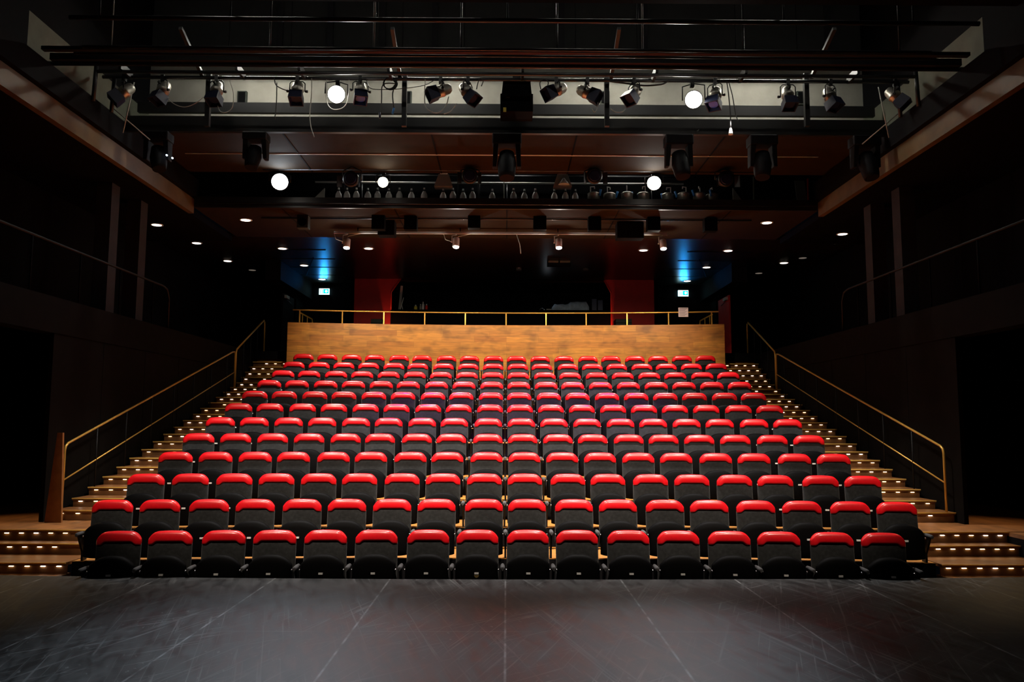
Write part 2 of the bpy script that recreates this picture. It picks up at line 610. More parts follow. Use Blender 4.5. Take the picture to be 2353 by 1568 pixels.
# grey wall behind the first lighting bridge, with ribs
struct('wall_grid_back', MB().box(-6.2, 6.2, 13.5, 13.6, 6.4, 8.06), 'gridwall')
struct('wall_grid_upper', MB().box(-6.2, 6.2, 13.5, 13.6, 8.06, 9.5), 'gridshade')  # same wall higher up, its shade put into a darker colour
for px in (645, 760, 880, 1000, 1290, 1480, 1900, 2010):
    x = PY(px, 85, 13.5).x
    struct('trim_rib', MB().box(x - .05, x + .05, 13.42, 13.5, 8.1, 9.5), 'column')
struct('wall_grid_rear', MB().box(-6.2, 6.2, 17.1, 17.2, 5.92, 9.5), 'void')
# brown panels between the two bridges
zb = 6.38
y0, y1 = PZ(1160, 311, zb).y, PZ(1160, 399, zb).y
struct('ceiling_panel', MB().box(-6.1, 6.1, y0 - .35, y1, zb, zb + .06), 'ceilbrown')
for x in (-3.7, -1.25, 1.15, 3.6):
    struct('trim_ceiling', MB().box(x - .014, x + .014, y0 - .3, y1, zb - .006, zb), 'void')

# ------------------------------------------------------------------ theatre seats
def puff(hw, zt, zb, th, yc, lean=.0, n=22, m=14, p=3.2, e=.62, bulge=0.):
    """upholstered slab: columns across u, a rounded closed loop in each"""
    loops = []
    for i in range(n + 1):
        u = math.sin((i / n - .5) * PI) if n < 6 else (-1 + 2 * i / n)
        u = math.copysign(1 - (1 - abs(u)) ** 1.5, u)
        t, b = zt(u), zb(u)
        k = max(.12, (1 - abs(u) ** 5) ** (1 / p)) if abs(u) < 1 else .12
        T = th * k / 2
        mz, hz = (t + b) / 2, (t - b) / 2
        w = hw(u) if callable(hw) else hw
        lp = []
        for j in range(m):
            a = 2 * PI * j / m
            ca, sa = math.cos(a), math.sin(a)
            y = math.copysign(abs(ca) ** e, ca) * T
            z = mz + math.copysign(abs(sa) ** e, sa) * hz
            lp.append((w * u, yc + y + (z - .35) * lean - bulge * (1 - u * u) * (1 if y < 0 else 0), z))
        loops.append(lp)
    return MB().loft(loops, True, True)


def sstep(a, b, x):
    t = max(0., min(1., (x - a) / (b - a)))
    return t * t * (3 - 2 * t)


def head_bottom(u):
    return .583 - .033 * sstep(.58, .80, abs(u))


def make_seat():
    root = thing('theatre_seat', '', 'seat', (0, 0, 0), 'tip-up seats in the raked rows')
    puff(.236, lambda u: head_bottom(u) + .02, lambda u: .16, .085, .0, .10).build('backrest', 'grey', root)
    puff(.2335, lambda u: SEATH - .018 * u * u - .07 * max(0, (abs(u) - .55) / .45) ** 2.3,
         head_bottom, .115, -.004, .10, n=28, m=18, bulge=.006).build('headrest', 'red', root)
    puff(.234, lambda u: .462 - .105 * abs(u) ** 2.8, lambda u: .045 + .02 * abs(u) ** 4, .11, -.155, .10, bulge=.012).build('seat', 'black', root)
    MB().box(-.023, .023, -.249, -.236, .262, .281).build('number_plate', 'plate', root)
    for s in (-1, 1):
        h = MB()
        h.lathe((s * .23, -.19, .3), (s, -.2, 0), [(0, .012), (.013, .012), (.015, .0)], 8)
        h.build('hinge', 'chrome', root)
    for s in (-1, 1):
        a = MB()
        x = s * .285
        prof = [(-.27, .006, -.012), (-.263, .019, -.004), (-.235, .026, 0), (-.1, .025, 0), (-.04, .02, -.004), (-.03, .006, -.012)]
        loops = []
        for y, w, dz in prof:
            loops.append([(x + w * math.cos(t), y, .325 + dz + (.024 if math.sin(t) > 0 else .014) * math.sin(t)) for t in [2 * PI * k / 12 for k in range(12)]])
        a.loft(loops).build('armrest', 'pad', root)
        l = MB()
        l.extrude_poly([(-.22, .312), (-.06, .312), (-.04, .2), (-.01, .02), (.03, .02), (.03, 0), (-.08, 0), (-.08, .1), (-.15, .2)], 'x', x - .012, x + .012)
        l.build('leg', 'steel', root)
    return root


ROWPX = [
    [273, 391, 514, 631, 748, 865, 984, 1097, 1213, 1326, 1444, 1559, 1676, 1790, 1912, 2030],
    [258, 367, 480, 586, 694, 797, 901, 1003, 1112, 1211, 1319, 1420, 1528, 1630, 1737, 1843, 1954, 2061],
    [335, 437, 538, 635, 732, 826, 924, 1018, 1113, 1206, 1305, 1397, 1495, 1590, 1688, 1782, 1886, 1983],
    [403, 495, 586, 674, 766, 852, 943, 1028, 1118, 1205, 1292, 1379, 1467, 1554, 1645, 1733, 1826, 1916],
    [456, 541, 626, 710, 794, 873, 958, 1037, 1121, 1201, 1282, 1362, 1445, 1525, 1607, 1690, 1775, 1859],
    [506, 584, 663, 740, 818, 893, 970, 1044, 1122, 1198, 1273, 1349, 1426, 1501, 1578, 1654, 1733, 1810],
    [548, 620, 695, 767, 840, 911, 984, 1054, 1126, 1195, 1266, 1337, 1409, 1480, 1551, 1623, 1697, 1769],
    [585, 653, 723, 790, 859, 926, 995, 1060, 1128, 1193, 1261, 1327, 1395, 1462, 1529, 1596, 1665, 1732],
    [618, 682, 748, 812, 876, 938, 1003, 1066, 1130, 1192, 1255, 1316, 1380, 1444, 1508, 1572, 1636, 1700],
    [650, 710, 772, 832, 893, 953, 1013, 1073, 1132, 1191, 1252, 1310, 1371, 1431, 1492, 1552, 1614, 1674],
    [675, 733, 790, 847, 905, 960, 1019, 1076, 1133, 1190, 1245, 1305, 1361, 1417, 1475, 1531, 1589, 1646],
    [697, 752, 808, 861, 917, 970, 1026, 1079, 1134, 1187, 1241, 1296, 1351, 1404, 1459, 1512, 1567, 1621]]
HEADPY = [1219, 1147, 1088, 1040, 999, 962, 930, 900, 875, 854, 833, 818]
ROWNAME = ['front row'] + ['%s row' % ORD[k] for k in range(1, 11)] + ['top row by the timber wall']
proto = make_seat()
first = True
for i in range(NROW):
    pos = []
    for px in ROWPX[i]:
        Y = ROWY[i]
        for _ in range(3):
            x = PY(px, HEADPY[i] + 15, Y).x
            Y = ROWY[i] - sag(i, x)
        pos.append((x, Y))
    for k, (x, Y) in enumerate(pos):
        gap = (pos[k + 1][0] - x) / 2 - .285 if k + 1 < len(pos) else 0
        if first:
            o = proto
            first = False
        else:
            o = proto.copy()
            COL.objects.link(o)
            for ch in proto.children:
                st = ch.name.split('.')[0]
                if st in ('armrest', 'leg') and k > 0 and ch.data.vertices[0].co.x < 0:
                    continue
                c = ch.copy()
                COL.objects.link(c)
                c.parent = o
                if st in ('armrest', 'leg') and ch.data.vertices[0].co.x > 0:
                    c.location.x = gap
        o.location = (x, Y, FLOORZ[i])
        o.rotation_euler = (0, 0, -math.atan(x / ROWR[i]) * -1 * -1)
        if o is proto:
            for ch in proto.children:
                if ch.name.split('.')[0] in ('armrest', 'leg') and ch.data.vertices[0].co.x > 0:
                    ch.location.x = gap
        o['label'] = 'red-topped charcoal tip-up seat, %s from the left in the %s' % (ORD[k], ROWNAME[i])
        o['group'] = 'tip-up seats in the ' + ROWNAME[i]
        if i == 0 and k == 7:
            e = MB().add([(0.026 * math.cos(t), -.243, .254 - .03 * math.sin(t)) for t in [PI * q / 10 for q in range(11)]]
                         + [(0.026 * math.cos(t), -.236, .254 - .03 * math.sin(t)) for t in [PI * q / 10 for q in range(11)]],
                         [tuple(range(11)), tuple(range(21, 10, -1))] + [(q, (q + 1) % 11, 11 + (q + 1) % 11, 11 + q) for q in range(11)])
            e = e.build('emblem', 'brassy', o)
            e['label'] = 'half-round gold emblem under the number plate'

# ------------------------------------------------------------------ staircases with lit steps
NLO = 18
SY0, SY1 = 11.39, 18.72
STEPS = [(SY0 + (SY1 - SY0) * j / (NLO - 1), .42 + (FLOORZ[11] - .42) * j / (NLO - 1)) for j in range(NLO)]
for k in range(1, 7):
    STEPS.append((SY1 + .285 * k, FLOORZ[11] + (BALZ - FLOORZ[11]) * k / 6))


def add_step(root, x0, x1, y, z, zlow, depth, nled, seed, dx=0., cool=.4):
    """one tread with its riser; a brass nosing and a strip of small lamps under the edge"""
    rnd = random.Random(seed)
    st = MB()
    st.box(x0, x1, y, y + depth, z - .035, z)
    st = st.build('step', 'step', root)
    MB().box(x0, x1, y + .03, y + .05, zlow, z - .036).build('riser', 'riser', st)
    MB().box(x0, x1, y - .014, y - .001, z - .014, z + .002).build('nosing', 'nosing', st)
    w = x1 - x0
    for q in range(nled):
        xc = x0 + w * (q + .5 + dx) / nled
        if rnd.random() < .1:
            continue
        MB().box(xc - .026, xc + .026, y + .018, y + .029, z - .05, z - .043).build('step_light', 'ledcool' if rnd.random() < cool else 'led', st)
    return st


for s, side in ((-1, 'left'), (1, 'right')):
    root = thing('staircase', 'wooden aisle staircase with lit risers on the %s of the seats' % side, 'stairs', (0, 0, 0), 'aisle staircases')
    zprev = LZ
    for j, (y, z) in enumerate(STEPS):
        yn = STEPS[j + 1][0] if j + 1 < len(STEPS) else y + .4
        out = STX + (.04 if j == 0 else 0)
        a, b = sorted((s * 5.37, s * out))
        add_step(root, a + .001, b - .001, y, z, zprev + .001, yn - y + .028, 4, 100 + j + (50 if s > 0 else 0))
        zprev = z
    # side skirt closing the flight under the treads
    # low steps from the pit to the landing
    lo = thing('low_steps', 'three wide lit wooden steps up to the %s landing' % side, 'stairs', (0, 0, 0), 'low side steps')
    for j, (y, z, zl, d) in enumerate(((9.63, .01, -.124, .6), (10.19, .145, .011, .27), (10.42, LZ + .002, .146, .05))):
        a, b = sorted((s * 5.12, s * 6.415))
        add_step(lo, a, b, y, z, zl, d, 7, 300 + j + (50 if s > 0 else 0), cool=.2)

# unseen lamps added under the gallery to brighten the side landings
for s in (-1, 1):
    q = thing('added_gallery_lamp', 'small added lamp under the %s gallery above the landing' % ('left' if s < 0 else 'right'), 'lamp', (s * 7.2, 11.8, 3.2), 'added gallery lamps')
    MB().lathe((0, 0, 0), (0, 0, -1), [(0, .09), (.015, .09), (.016, .07)], 16).build('ring', 'white', q)
    MB().lathe((0, 0, -.012), (0, 0, -1), [(0, .065), (.006, .065)], 16).build('bulb', 'dl', q)
    spot('added_gallery_beam', (s * 7.2, 11.8, 3.16), (s * 6.1, 10.5, 0), 110, (1, .64, .3), 74, .8, .06)

# ------------------------------------------------------------------ handrails
def ztop(Y):
    return max([z for y, z in STEPS if y <= Y] or [LZ])


def zstep(Y):
    if Y <= SY1:
        return .42 + (FLOORZ[11] - .42) * (Y - SY0) / (SY1 - SY0)
    return FLOORZ[11] + (BALZ - FLOORZ[11]) * (Y - SY1) / (.285 * 6)


for s, side in ((-1, 'left'), (1, 'right')):
    X = s * 6.19
    hr = thing('handrail', 'long golden handrail with mid rail down the %s wall' % side, 'handrail', (X, 0, 0), 'stair handrails')
    A, B = (11.5, 1.335), (18.28, 3.235)

    def zr(Y, d=0):
        return A[1] + (B[1] - A[1]) * (Y - A[0]) / (B[0] - A[0]) + d
    pts = [(0, 11.44, ztop(11.44)), (0, 11.44, 1.24), (0, 11.46, 1.30), (0, 11.52, zr(11.52))]
    pts += [(0, Y, zr(Y)) for Y in (13, 15, 17, 18.2)] + [(0, 18.32, zr(18.28) - .01), (0, 18.36, 3.15), (0, 18.36, ztop(18.36))]
    MB().tube(pts, .017, 10).build('rail', 'brass', hr)
    MB().tube([(0, 11.46, .83), (0, 15, .83 + (zr(15) - zr(11.46))), (0, 18.34, .83 + (zr(18.34) - zr(11.46)))], .0105, 8).build('mid_rail', 'brass', hr)
    for q in range(7):
        Y = 12.32 + .92 * q
        MB().tube([(0, Y, ztop(Y)), (0, Y, zr(Y) - .015)], .011, 8).build('post', 'steel', hr)
    up = thing('handrail', 'short golden handrail beside the upper steps on the %s' % side, 'handrail', (X, 0, 0), 'stair handrails')
    z0, z1 = 3.30, 4.22
    ya, yb = 18.45, 20.5

    def zu(Y):
        return z0 + (z1 - z0) * (Y - ya) / (yb - ya)
    MB().tube([(0, 18.42, ztop(18.42)), (0, 18.42, z0 - .08), (0, 18.47, z0), (0, yb - .05, z1), (0, yb, z1 - .03), (0, yb + .02, z1 - .1), (0, yb + .02, BALZ)], .019, 10).build('rail', 'brass', up)
    for q in range(3):
        Y = 18.95 + .5 * q
        MB().tube([(0, Y, ztop(Y)), (0, Y, zu(Y) - .015)], .011, 8).build('post', 'steel', up)
    # gallery rails
    g = thing('gallery_rail', 'black guard rail along the dark gallery on the %s' % side, 'railing', (s * 6.42, 0, 3.37), 'gallery rails')
    MB().tube([(0, 4, .80), (0, 14.9, .80), (0, 15.1, .76), (0, 15.2, .6), (0, 15.2, 0)], .02, 8).build('rail', 'steel', g)
    for q in range(9):
        MB().tube([(0, 4.5 + 1.25 * q, 0), (0, 4.5 + 1.25 * q, .79)], .014, 8).build('post', 'void', g)

# balcony guard rail on the timber wall
gr = thing('guard_rail', 'golden guard rail on top of the timber balcony wall', 'railing', (0, 20.08, 4.07))
pts = [(PY(px, 716, 20.0).x, -PY(px, 716, 20.).x ** 2 / 66.7, .315) for px in range(681, 1645, 40)] + [(PY(1643, 716, 20).x, -PY(1643, 716, 20).x ** 2 / 66.7, .315)]
MB().tube(pts, .017, 10).build('rail', 'brass', gr)
for px in (696, 790, 883, 976, 1069, 1163, 1255, 1347, 1440, 1533, 1628):
    x = PY(px, 730, 20).x
    y = -x * x / 66.7
    MB().box(x - .014, x + .014, y - .012, y + .012, 0, .3).build('post', 'brass', gr)
for s in (-1, 1):
    x = s * 5.2
    g = thing('end_rail', 'short %s return rail going back from the balcony wall' % ('left' if s < 0 else 'right'), 'railing', (x, 20.2, BALZ), 'balcony return rails')
    MB().tube([(0, -.05, .98), (0, 1.2, .98), (0, 1.25, .9), (0, 1.25, 0)], .018, 8).build('rail', 'brass', g)
    for q in range(2):
        MB().tube([(0, .2 + .5 * q, 0), (0, .2 + .5 * q, .97)], .012, 8).build('post', 'brass', g)
# notice on the rail
p = PY(1570, 718, 19.66)
nt_ = thing('notice', 'white paper notice hung on the balcony guard rail', 'notice', (p.x, p.y - .01, p.z))
MB().box(-.12, .12, 0, .006, -.115, .115).build('sheet', 'paper', nt_)
mb = MB()
for k in range(9):
    z = .09 - .022 * k
    mb.box(-.1, .1 - .03 * (k % 3), -.003, 0, z - (.008 if k == 0 else .004), z + (.008 if k == 0 else .004))
mb.build('print', 'ink', nt_)

# tapered timber fin at the foot of the left stairs
a = [PY(103, 1176, 11.14), PY(142, 1172, 11.14), PY(144, 995, 11.14), PY(132, 995, 11.14)]
mb = MB().extrude_poly([(a[0].x, LZ), (a[1].x, LZ), (a[2].x, a[2].z), (a[3].x, a[3].z)], 'y', 11.14, 11.18)
tag(mb.build('timber_fin', 'fin'), 'tall tapered orange timber fin standing at the foot of the left stairs', 'panel')

# ------------------------------------------------------------------ back of house
bk = 23.2
zs = PY(1160, 712, bk).z        # desk sill
xl, xr = PY(898, 690, bk).x, PY(1405, 690, bk).x
xL, xR = PY(806, 690, bk).x, PY(1511, 690, bk).x
struct('wall_red_left', MB().extrude_poly([(xL, BALZ), (xl, BALZ), (xl, PY(898, 672, bk).z), (xl + .28, PY(915, 640, bk).z), (xl + .28, CZ), (xL, CZ)], 'y', bk, bk + .12)
       .box(xL, xL + .1, bk, 24, BALZ, CZ), 'redwall')
struct('wall_red_right', MB().extrude_poly([(xR, BALZ), (xr, BALZ), (xr, PY(1405, 674, bk).z), (xr - .2, PY(1394, 645, bk).z), (xr - .2, CZ), (xR, CZ)], 'y', bk, bk + .12)
       .box(xR - .1, xR, bk, 24, BALZ, CZ), 'redwall')
struct('trim_booth_left', MB().tube([(xl + .01, bk - .01, zs - .02), (xl + .01, bk - .01, PY(898, 672, bk).z), (xl + .29, bk - .01, PY(915, 640, bk).z)], .02, 6), 'redtrim')
struct('trim_booth_right', MB().tube([(xr - .01, bk - .01, BALZ), (xr - .01, bk - .01, PY(1405, 674, bk).z), (xr - .21, bk - .01, PY(1394, 645, bk).z)], .02, 6), 'redtrim')
struct('wall_booth', MB().box(xl, xr, bk, bk + .1, BALZ, zs - .04).box(xl + .2, xr - .2, bk, bk + .1, PY(1160, 610, bk).z, CZ), 'void')
dk = tag(MB().box(xl, xr, bk + .02, bk + .75, zs - .03, zs).build('control_desk', 'void', bevel=.004), 'long black control desk in the booth opening', 'desk')
# red wash on the walls beside the booth
for px in (892, 1412):
    spot('red_wall_light', (PY(px, 690, 22.6).x, 22.6, BALZ + .35), (PY(px, 690, bk).x, bk, BALZ + .6), 42, (1, .25, .12), 140, 1, .05)


def at_desk(px0, px1, py0, d=.35):
    a, b, c = PY(px0, 712, bk + d), PY(px1, 712, bk + d), PY(px0, py0, bk + d)
    return a.x, b.x, c.z


# dust-covered mixing desk
x0, x1, zt = at_desk(1268, 1352, 694)
mb = MB()
loops = []
for k in range(15):
    u = k / 14
    x = x0 + (x1 - x0) * u
    hh = (zt - zs) * (.72 + .28 * sstep(.4, .55, u)) * (1 if .03 < u < .97 else .55) + .008 * math.sin(k * 2.1)
    loops.append([(x, bk + .12, zs), (x, bk + .62, zs), (x + .01 * math.sin(k), bk + .58, zs + hh * .92), (x, bk + .5, zs + hh), (x, bk + .25, zs + hh * .98), (x, bk + .13, zs + hh * .75)])
mb.loft(loops, True, True)
tag(mb.build('mixing_desk', 'cloth'), 'mixing desk under a blue-grey dust cover on the control desk', 'mixing desk')
x0, x1, zt = at_desk(1255, 1266, 702)
b_ = thing('keyboard_case', 'flat grey console left of the dust-covered mixing desk', 'console', (x0, bk + .15, zs))
MB().box(0, x1 - x0, 0, .3, 0, .05).build('body', 'grit', b_)
MB().box(.01, x1 - x0 - .01, .28, .3, .05, .12).build('lid', 'black', b_)
g = PY(1247, 706, bk + .3)
l_ = thing('desk_lamp', 'tiny lit gooseneck lamp on the control desk', 'lamp', (g.x, bk + .3, zs))
MB().tube([(-.1, 0, 0), (-.09, 0, .04), (-.05, 0, .09), (0, 0, .09), (.04, 0, .05)], .006, 6).build('neck', 'chrome', l_)
MB().lathe((.04, 0, .06), (.3, 0, -1), [(0, .006), (.05, .03)], 8).build('lamp_head', 'white', l_)
point('desk_lamp_glow', (g.x + .12, bk + .2, zs + .3), .3, (.8, .9, 1), .1)
for px, py0, w, m_, lb in ((955, 701, 8, 'yellow', 'small yellow box on the control desk'), (966, 699, 5, 'grit', 'small grey clamp on the control desk'),
                           (972, 694, 6, 'white', 'small white bottle standing on the control desk'), (980, 699, 6, 'redtrim', 'small red and white carton on the control desk')):
    x0, x1, zt = at_desk(px - w / 2, px + w / 2, py0)
    q = thing('desk_item', lb, 'desk item', ((x0 + x1) / 2, bk + .35, zs), 'clutter on the control desk')
    hw = (x1 - x0) / 2
    MB().lathe((0, 0, 0), (0, 0, 1), [(0, hw), ((zt - zs) * .7, hw), ((zt - zs) * .8, hw * .6)], 8).build('body', m_, q)
    MB().lathe((0, 0, (zt - zs) * .8), (0, 0, 1), [(0, hw * .55), ((zt - zs) * .2, hw * .5)], 8).build('cap', 'white', q)
# lamps and monitor stand at the left end of the booth
x0, x1, zt = at_desk(918, 926, 660)
q = thing('folded_stand', 'pale folded stand leaning at the left end of the booth', 'stand', (x0, bk + .35, zs))
MB().obox((.03, 0, .55 * (zt - zs)), (1, 0, 0), (0, 1, 0), (.08, 0, 1), .07, .04, zt - zs).build('panel', 'grit', q)
MB().tube([(.02, -.04, 0), (.12, -.04, (zt - zs) * .55)], .012, 6).build('leg', 'white', q)
MB().tube([(.1, .04, 0), (.02, .04, (zt - zs) * .5)], .012, 6).build('leg', 'white', q)
x0, x1, zt = at_desk(1362, 1385, 686)
q = thing('monitor', 'dark pair of monitors right of the mixing desk', 'monitor', ((x0 + x1) / 2, bk + .45, zs))
MB().box(-.16, -.02, 0, .05, .06, zt - zs).build('screen', 'glass', q)
MB().box(.02, .16, 0, .05, .06, (zt - zs) * .9).build('screen', 'glass', q)
MB().box(-.14, .14, -.02, .06, 0, .06).build('base', 'steel', q)
for px0, px1, lb in ((852, 878, 'left'), (1415, 1452, 'right')):
    a, b, c = PY(px0, 740, 22.6), PY(px1, 740, 22.6), PY(px0, 733, 22.6)
    q = thing('flight_case', 'dark green flight case behind the guard rail, on the %s' % lb, 'case', ((a.x + b.x) / 2, 22.6, BALZ), 'flight cases on the balcony')
    hw = (b.x - a.x) / 2
    MB().box(-hw, hw, 0, .5, .02, c.z - BALZ - .12).build('body', 'case', q, .01)
    MB().box(-hw, hw, 0, .5, c.z - BALZ - .115, c.z - BALZ).build('lid', 'case', q, .01)

# exit signs
for px, py, lb in ((745, 670, 'left'), (1570, 674, 'right')):
    p = PY(px, py, 23.95)
    q = thing('exit_sign', 'lit green and white emergency exit sign on the back wall, %s of the booth' % lb, 'exit sign', (p.x, 23.95, p.z), 'exit signs')
    MB().box(-.16, .16, -.02, .05, .085, .13).box(-.16, .16, -.02, .05, -.12, -.1).build('housing', 'steel', q)
    MB().box(-.15, .15, -.02, .04, -.1, .085).build('panel', 'signw', q)
    MB().box(-.02, .135, -.03, -.02, -.065, .065).build('arrow_field', 'signg', q)
    mb = MB().extrude_poly([(.025, 0), (.065, .045), (.115, 0), (.065, -.045)], 'y', -.04, -.03)
    mb.build('arrow', 'signw', q)
    mb = MB().box(-.11, -.095, -.03, -.02, -.07, .05).box(-.06, -.045, -.03, -.02, -.07, .05)
    mb.build('door_symbol', 'signg', q)
    spot('exit_sign_light', (p.x, 23.85, p.z), (p.x, 21.2, CZ + .1), 40, (.01, .32, 1), 44, 1, .1)
# exit doors in the side recess
for s, lb in ((-1, 'left'), (1, 'right')):
    x = s * 6.03
    d_ = MB().box(x - .02, x + .02, 21.5, 22.6, BALZ, 5.1).build('door_1' if s < 0 else 'door_2', 'wall' if s < 0 else 'redwall')
    d_['kind'] = 'structure'
    MB().box(x - .05 * s - .03, x - .05 * s + .03, 21.6, 21.9, 4.98, 5.06).build('door_closer', 'grit', d_)
    MB().tube([(x - .05 * s, 21.8, 4.95), (x - .05 * s, 22.2, 4.9)], .012, 6).build('closer_arm', 'chrome', d_)
    MB().tube([(x - .05 * s, 22.5, 4.3), (x - .05 * s, 22.4, 4.3)], .012, 6).build('door_handle', 'chrome', d_)

# downlights
DLS = [(-5.4, 16.35, 1), (-5.4, 19.1, 1), (-5.4, 21.2, 1), (-5.4, 23.3, 1), (-3.32, 19.05, 1), (-7.25, 16.4, 1), (-7.25, 18.55, 1), (-7.25, 20.65, 1), (-7.0, 21.9, 0),
       (5.4, 16.35, 1), (5.35, 19.1, 1), (5.35, 21.2, 1), (5.3, 23.3, 1), (3.3, 19.1, 1), (7.2, 16.9, 1), (7.2, 20.55, 1), (7.45, 19.9, 0), (7.0, 22.0, 0), (7.6, 18.2, 0)]
for x, y, on in DLS:
    z = 5.7 if (abs(x) > 6.1 and y < 17.9) else CZ
    sd = 'left' if x < 0 else 'right'
    row = 'outer' if abs(x) > 6.1 else 'aisle' if abs(x) > 4 else 'inner'
    nth = sorted([b for a, b, c in DLS if (a < 0) == (x < 0) and ('outer' if abs(a) > 6.1 else 'aisle' if abs(a) > 4 else 'inner') == row]).index(y)
    lb = '%s round ceiling downlight, %s from the stage in the %s %s line' % ('glowing' if on else 'unlit', ORD[nth], sd, row)
    q = thing('downlight', lb, 'downlight', (x, y, z), 'ceiling downlights')
    MB().lathe((0, 0, .004), (0, 0, -1), [(0, .13), (.012, .13), (.014, .1), (.008, .095)], 24).build('trim_ring', 'white' if on else 'steel', q)
    MB().lathe((0, 0, -.006), (0, 0, -1), [(0, .094), (.006, .094)], 24).build('lamp', 'dl' if on else 'dldim', q)
    if on and row == 'outer':
        spot('downlight_beam', (x, y, z - .04), (x, y, 0), 9, (1, .85, .7), 70, .6, .05)

# ------------------------------------------------------------------ track with four spotlights over the last rows
ty = PZ(1160, 536, 5.7).y
tk = PY(1160, 536, ty)
trk = thing('lighting_track', 'white-lit lighting track across the rear ceiling', 'track', (0, ty, tk.z))
a, b = PY(768, 536, ty).x, PY(1532, 541, ty).x
MB().box(a, b, -.03, .03, -.012, .02).build('track_body', 'white', trk)
MB().tube([(a, -.05, -.03), (b, -.05, -.03)], .012, 6).build('track_pipe', 'white', trk)
for x in (-3.2, -1, 1.1, 3.2):
    MB().tube([(x, 0, .02), (x, 0, CZ - tk.z)], .012, 6).build('hanger', 'steel', trk)
for k, (px, py) in enumerate(((797, 560), (1048, 558), (1284, 560), (1524, 562))):
    p = PY(px, py, ty - .08)
    q = thing('track_spotlight', 'white cylindrical spotlight, %s from the left on the rear lighting track' % ORD[k], 'spotlight', (p.x, p.y, tk.z - .02), 'track spotlights')
    dz = p.z - tk.z
    MB().tube([(0, .08, .02), (0, .06, -.03), (-.09, .02, -.06), (-.09, 0, dz + .02)], .01, 6).build('bracket', 'white', q)
    ax = Vector((0, -.28, -1)).normalized()
    MB().lathe((0, .03, dz + .12), ax, [(0, .06), (.01, .072), (.2, .072), (.205, .062)], 18).build('body', 'white', q)
    MB().lathe((0, .03, dz + .12), ax, [(.19, .064), (.215, .058)], 18).build('lamp', 'hot', q)
    MB().tube([(-.11, .02, dz + .04), (-.08, .02, dz + .04)], .014, 6).build('knob', 'white', q)
    spot('track_spot_beam', (p.x, p.y - .08, p.z - .16), (p.x * .96, 19.5, 3.0), 430, (1, .82, .56), 84, .9, .05)
    point('track_spot_glow', (p.x, p.y - .02, p.z - .2), 15, (1, .92, .8), .03)
for k, px in enumerate((788, 1040, 1186)):
    p = PY(px, 540, ty)
    mb = MB()
    if k == 2:
        mb.tube([(p.x, ty, tk.z), (p.x + .08, ty, tk.z - .25), (p.x + .1, ty, tk.z - .45)], .009, 6)
        lb = 'pale cable hanging free from the middle of the rear track'
    else:
        mb.tube([(p.x - .2, ty, tk.z), (p.x - .15, ty, tk.z - .15), (p.x, ty, tk.z - .2), (p.x + .13, ty, tk.z - .08), (p.x + .4, ty, tk.z - .02)], .008, 6)
        lb = 'pale cable looped beside the %s track spotlight from the left' % ORD[k]
    tag(mb.build('cable', 'palecable'), lb, 'cable', 'cables on the rear track')

# pipes and hanging boxes under the rear ceiling
def pipe(name, label, y, x0, x1, z, r=.024, m='pipe', slope=0., group='lighting pipes'):
    o = thing(name, label, 'pipe', ((x0 + x1) / 2, y, z), group)
    h = (x1 - x0) / 2
    MB().tube([(-h, 0, slope * h), (h, 0, -slope * h)], r, 10).build('tube', m, o)
    return o


def clamps(o, xs, h, r=.008, m='steel', nm='hanger', up=True):
    for x in xs:
        MB().tube([(x - o.location.x, 0, 0), (x - o.location.x, 0, h if up else -h)], r, 6).build(nm, m, o)


p = PY(1160, 504, 16.1)
o = pipe('lighting_pipe', 'thin grey pipe under the rear ceiling carrying the loudspeakers', 16.1, -5.0, 5.0, p.z, .016)
clamps(o, (-4.6, -2.2, 0.1, 2.3, 4.6), CZ - p.z)
for k, (px, py, w, h, lb) in enumerate((
        (699, 513, 26, 30, 'pale-edged loudspeaker at the left end of the rear pipe'), (871, 514, 30, 34, 'black loudspeaker just left of the large hanging box'),
        (945, 516, 30, 32, 'black loudspeaker right of the left hanging box'), (1090, 513, 29, 31, 'black loudspeaker left of centre on the rear pipe'),
        (1240, 516, 30, 32, 'black loudspeaker with pale rim right of centre'), (1365, 518, 30, 32, 'black loudspeaker left of the right hanging box'),
        (1500, 518, 30, 32, 'black loudspeaker right of the right hanging box'), (1630, 520, 30, 30, 'dim loudspeaker at the right end of the rear pipe'))):
    c = PY(px, py, 16.05)
    hw, hh = w * 16 / F / 2, h * 16 / F / 2
    q = thing('loudspeaker', lb, 'loudspeaker', (c.x, 16.0, c.z), 'loudspeakers under the rear ceiling')
    MB().box(-hw, hw, -.1, .1, -hh, hh).build('cabinet', 'case' if k == 0 else 'black', q, .008)
    MB().lathe((0, -.101, -.01), (0, -1, 0), [(0, hw * .8), (.012, hw * .75), (.004, hw * .6)], 18).build('cone', 'black', q)
    MB().tube([(0, .08, hh), (0, .1, p.z - c.z + .02)], .012, 6).build('bracket', 'steel', q)
for px0, px1, py0, py1, lb in ((868, 906, 505, 540, 'left'), (1418, 1480, 510, 547, 'right')):
    a, b = PY(px0, py0, 16.3), PY(px1, py1, 16.3)
    q = thing('hanging_box', 'large black equipment box hung in front of the rear track, %s of centre' % lb, 'equipment box', ((a.x + b.x) / 2, 16.3, b.z), 'hung equipment boxes')
    hw = abs(b.x - a.x) / 2
    MB().box(-hw, hw, 0, .3, 0, a.z - b.z).build('body', 'void', q, .01)
    MB().tube([(-hw * .6, .2, a.z - b.z), (-hw * .6, .2, CZ - b.z)], .014, 6).build('hanger', 'steel', q)
    MB().tube([(hw * .6, .2, a.z - b.z), (hw * .6, .2, CZ - b.z)], .014, 6).build('hanger', 'steel', q)
p = PY(1285, 594, 20.4)
q = thing('louvred_unit', 'slatted amber ventilation unit under the ceiling above the booth', 'ventilation unit', (p.x, 20.4, p.z))
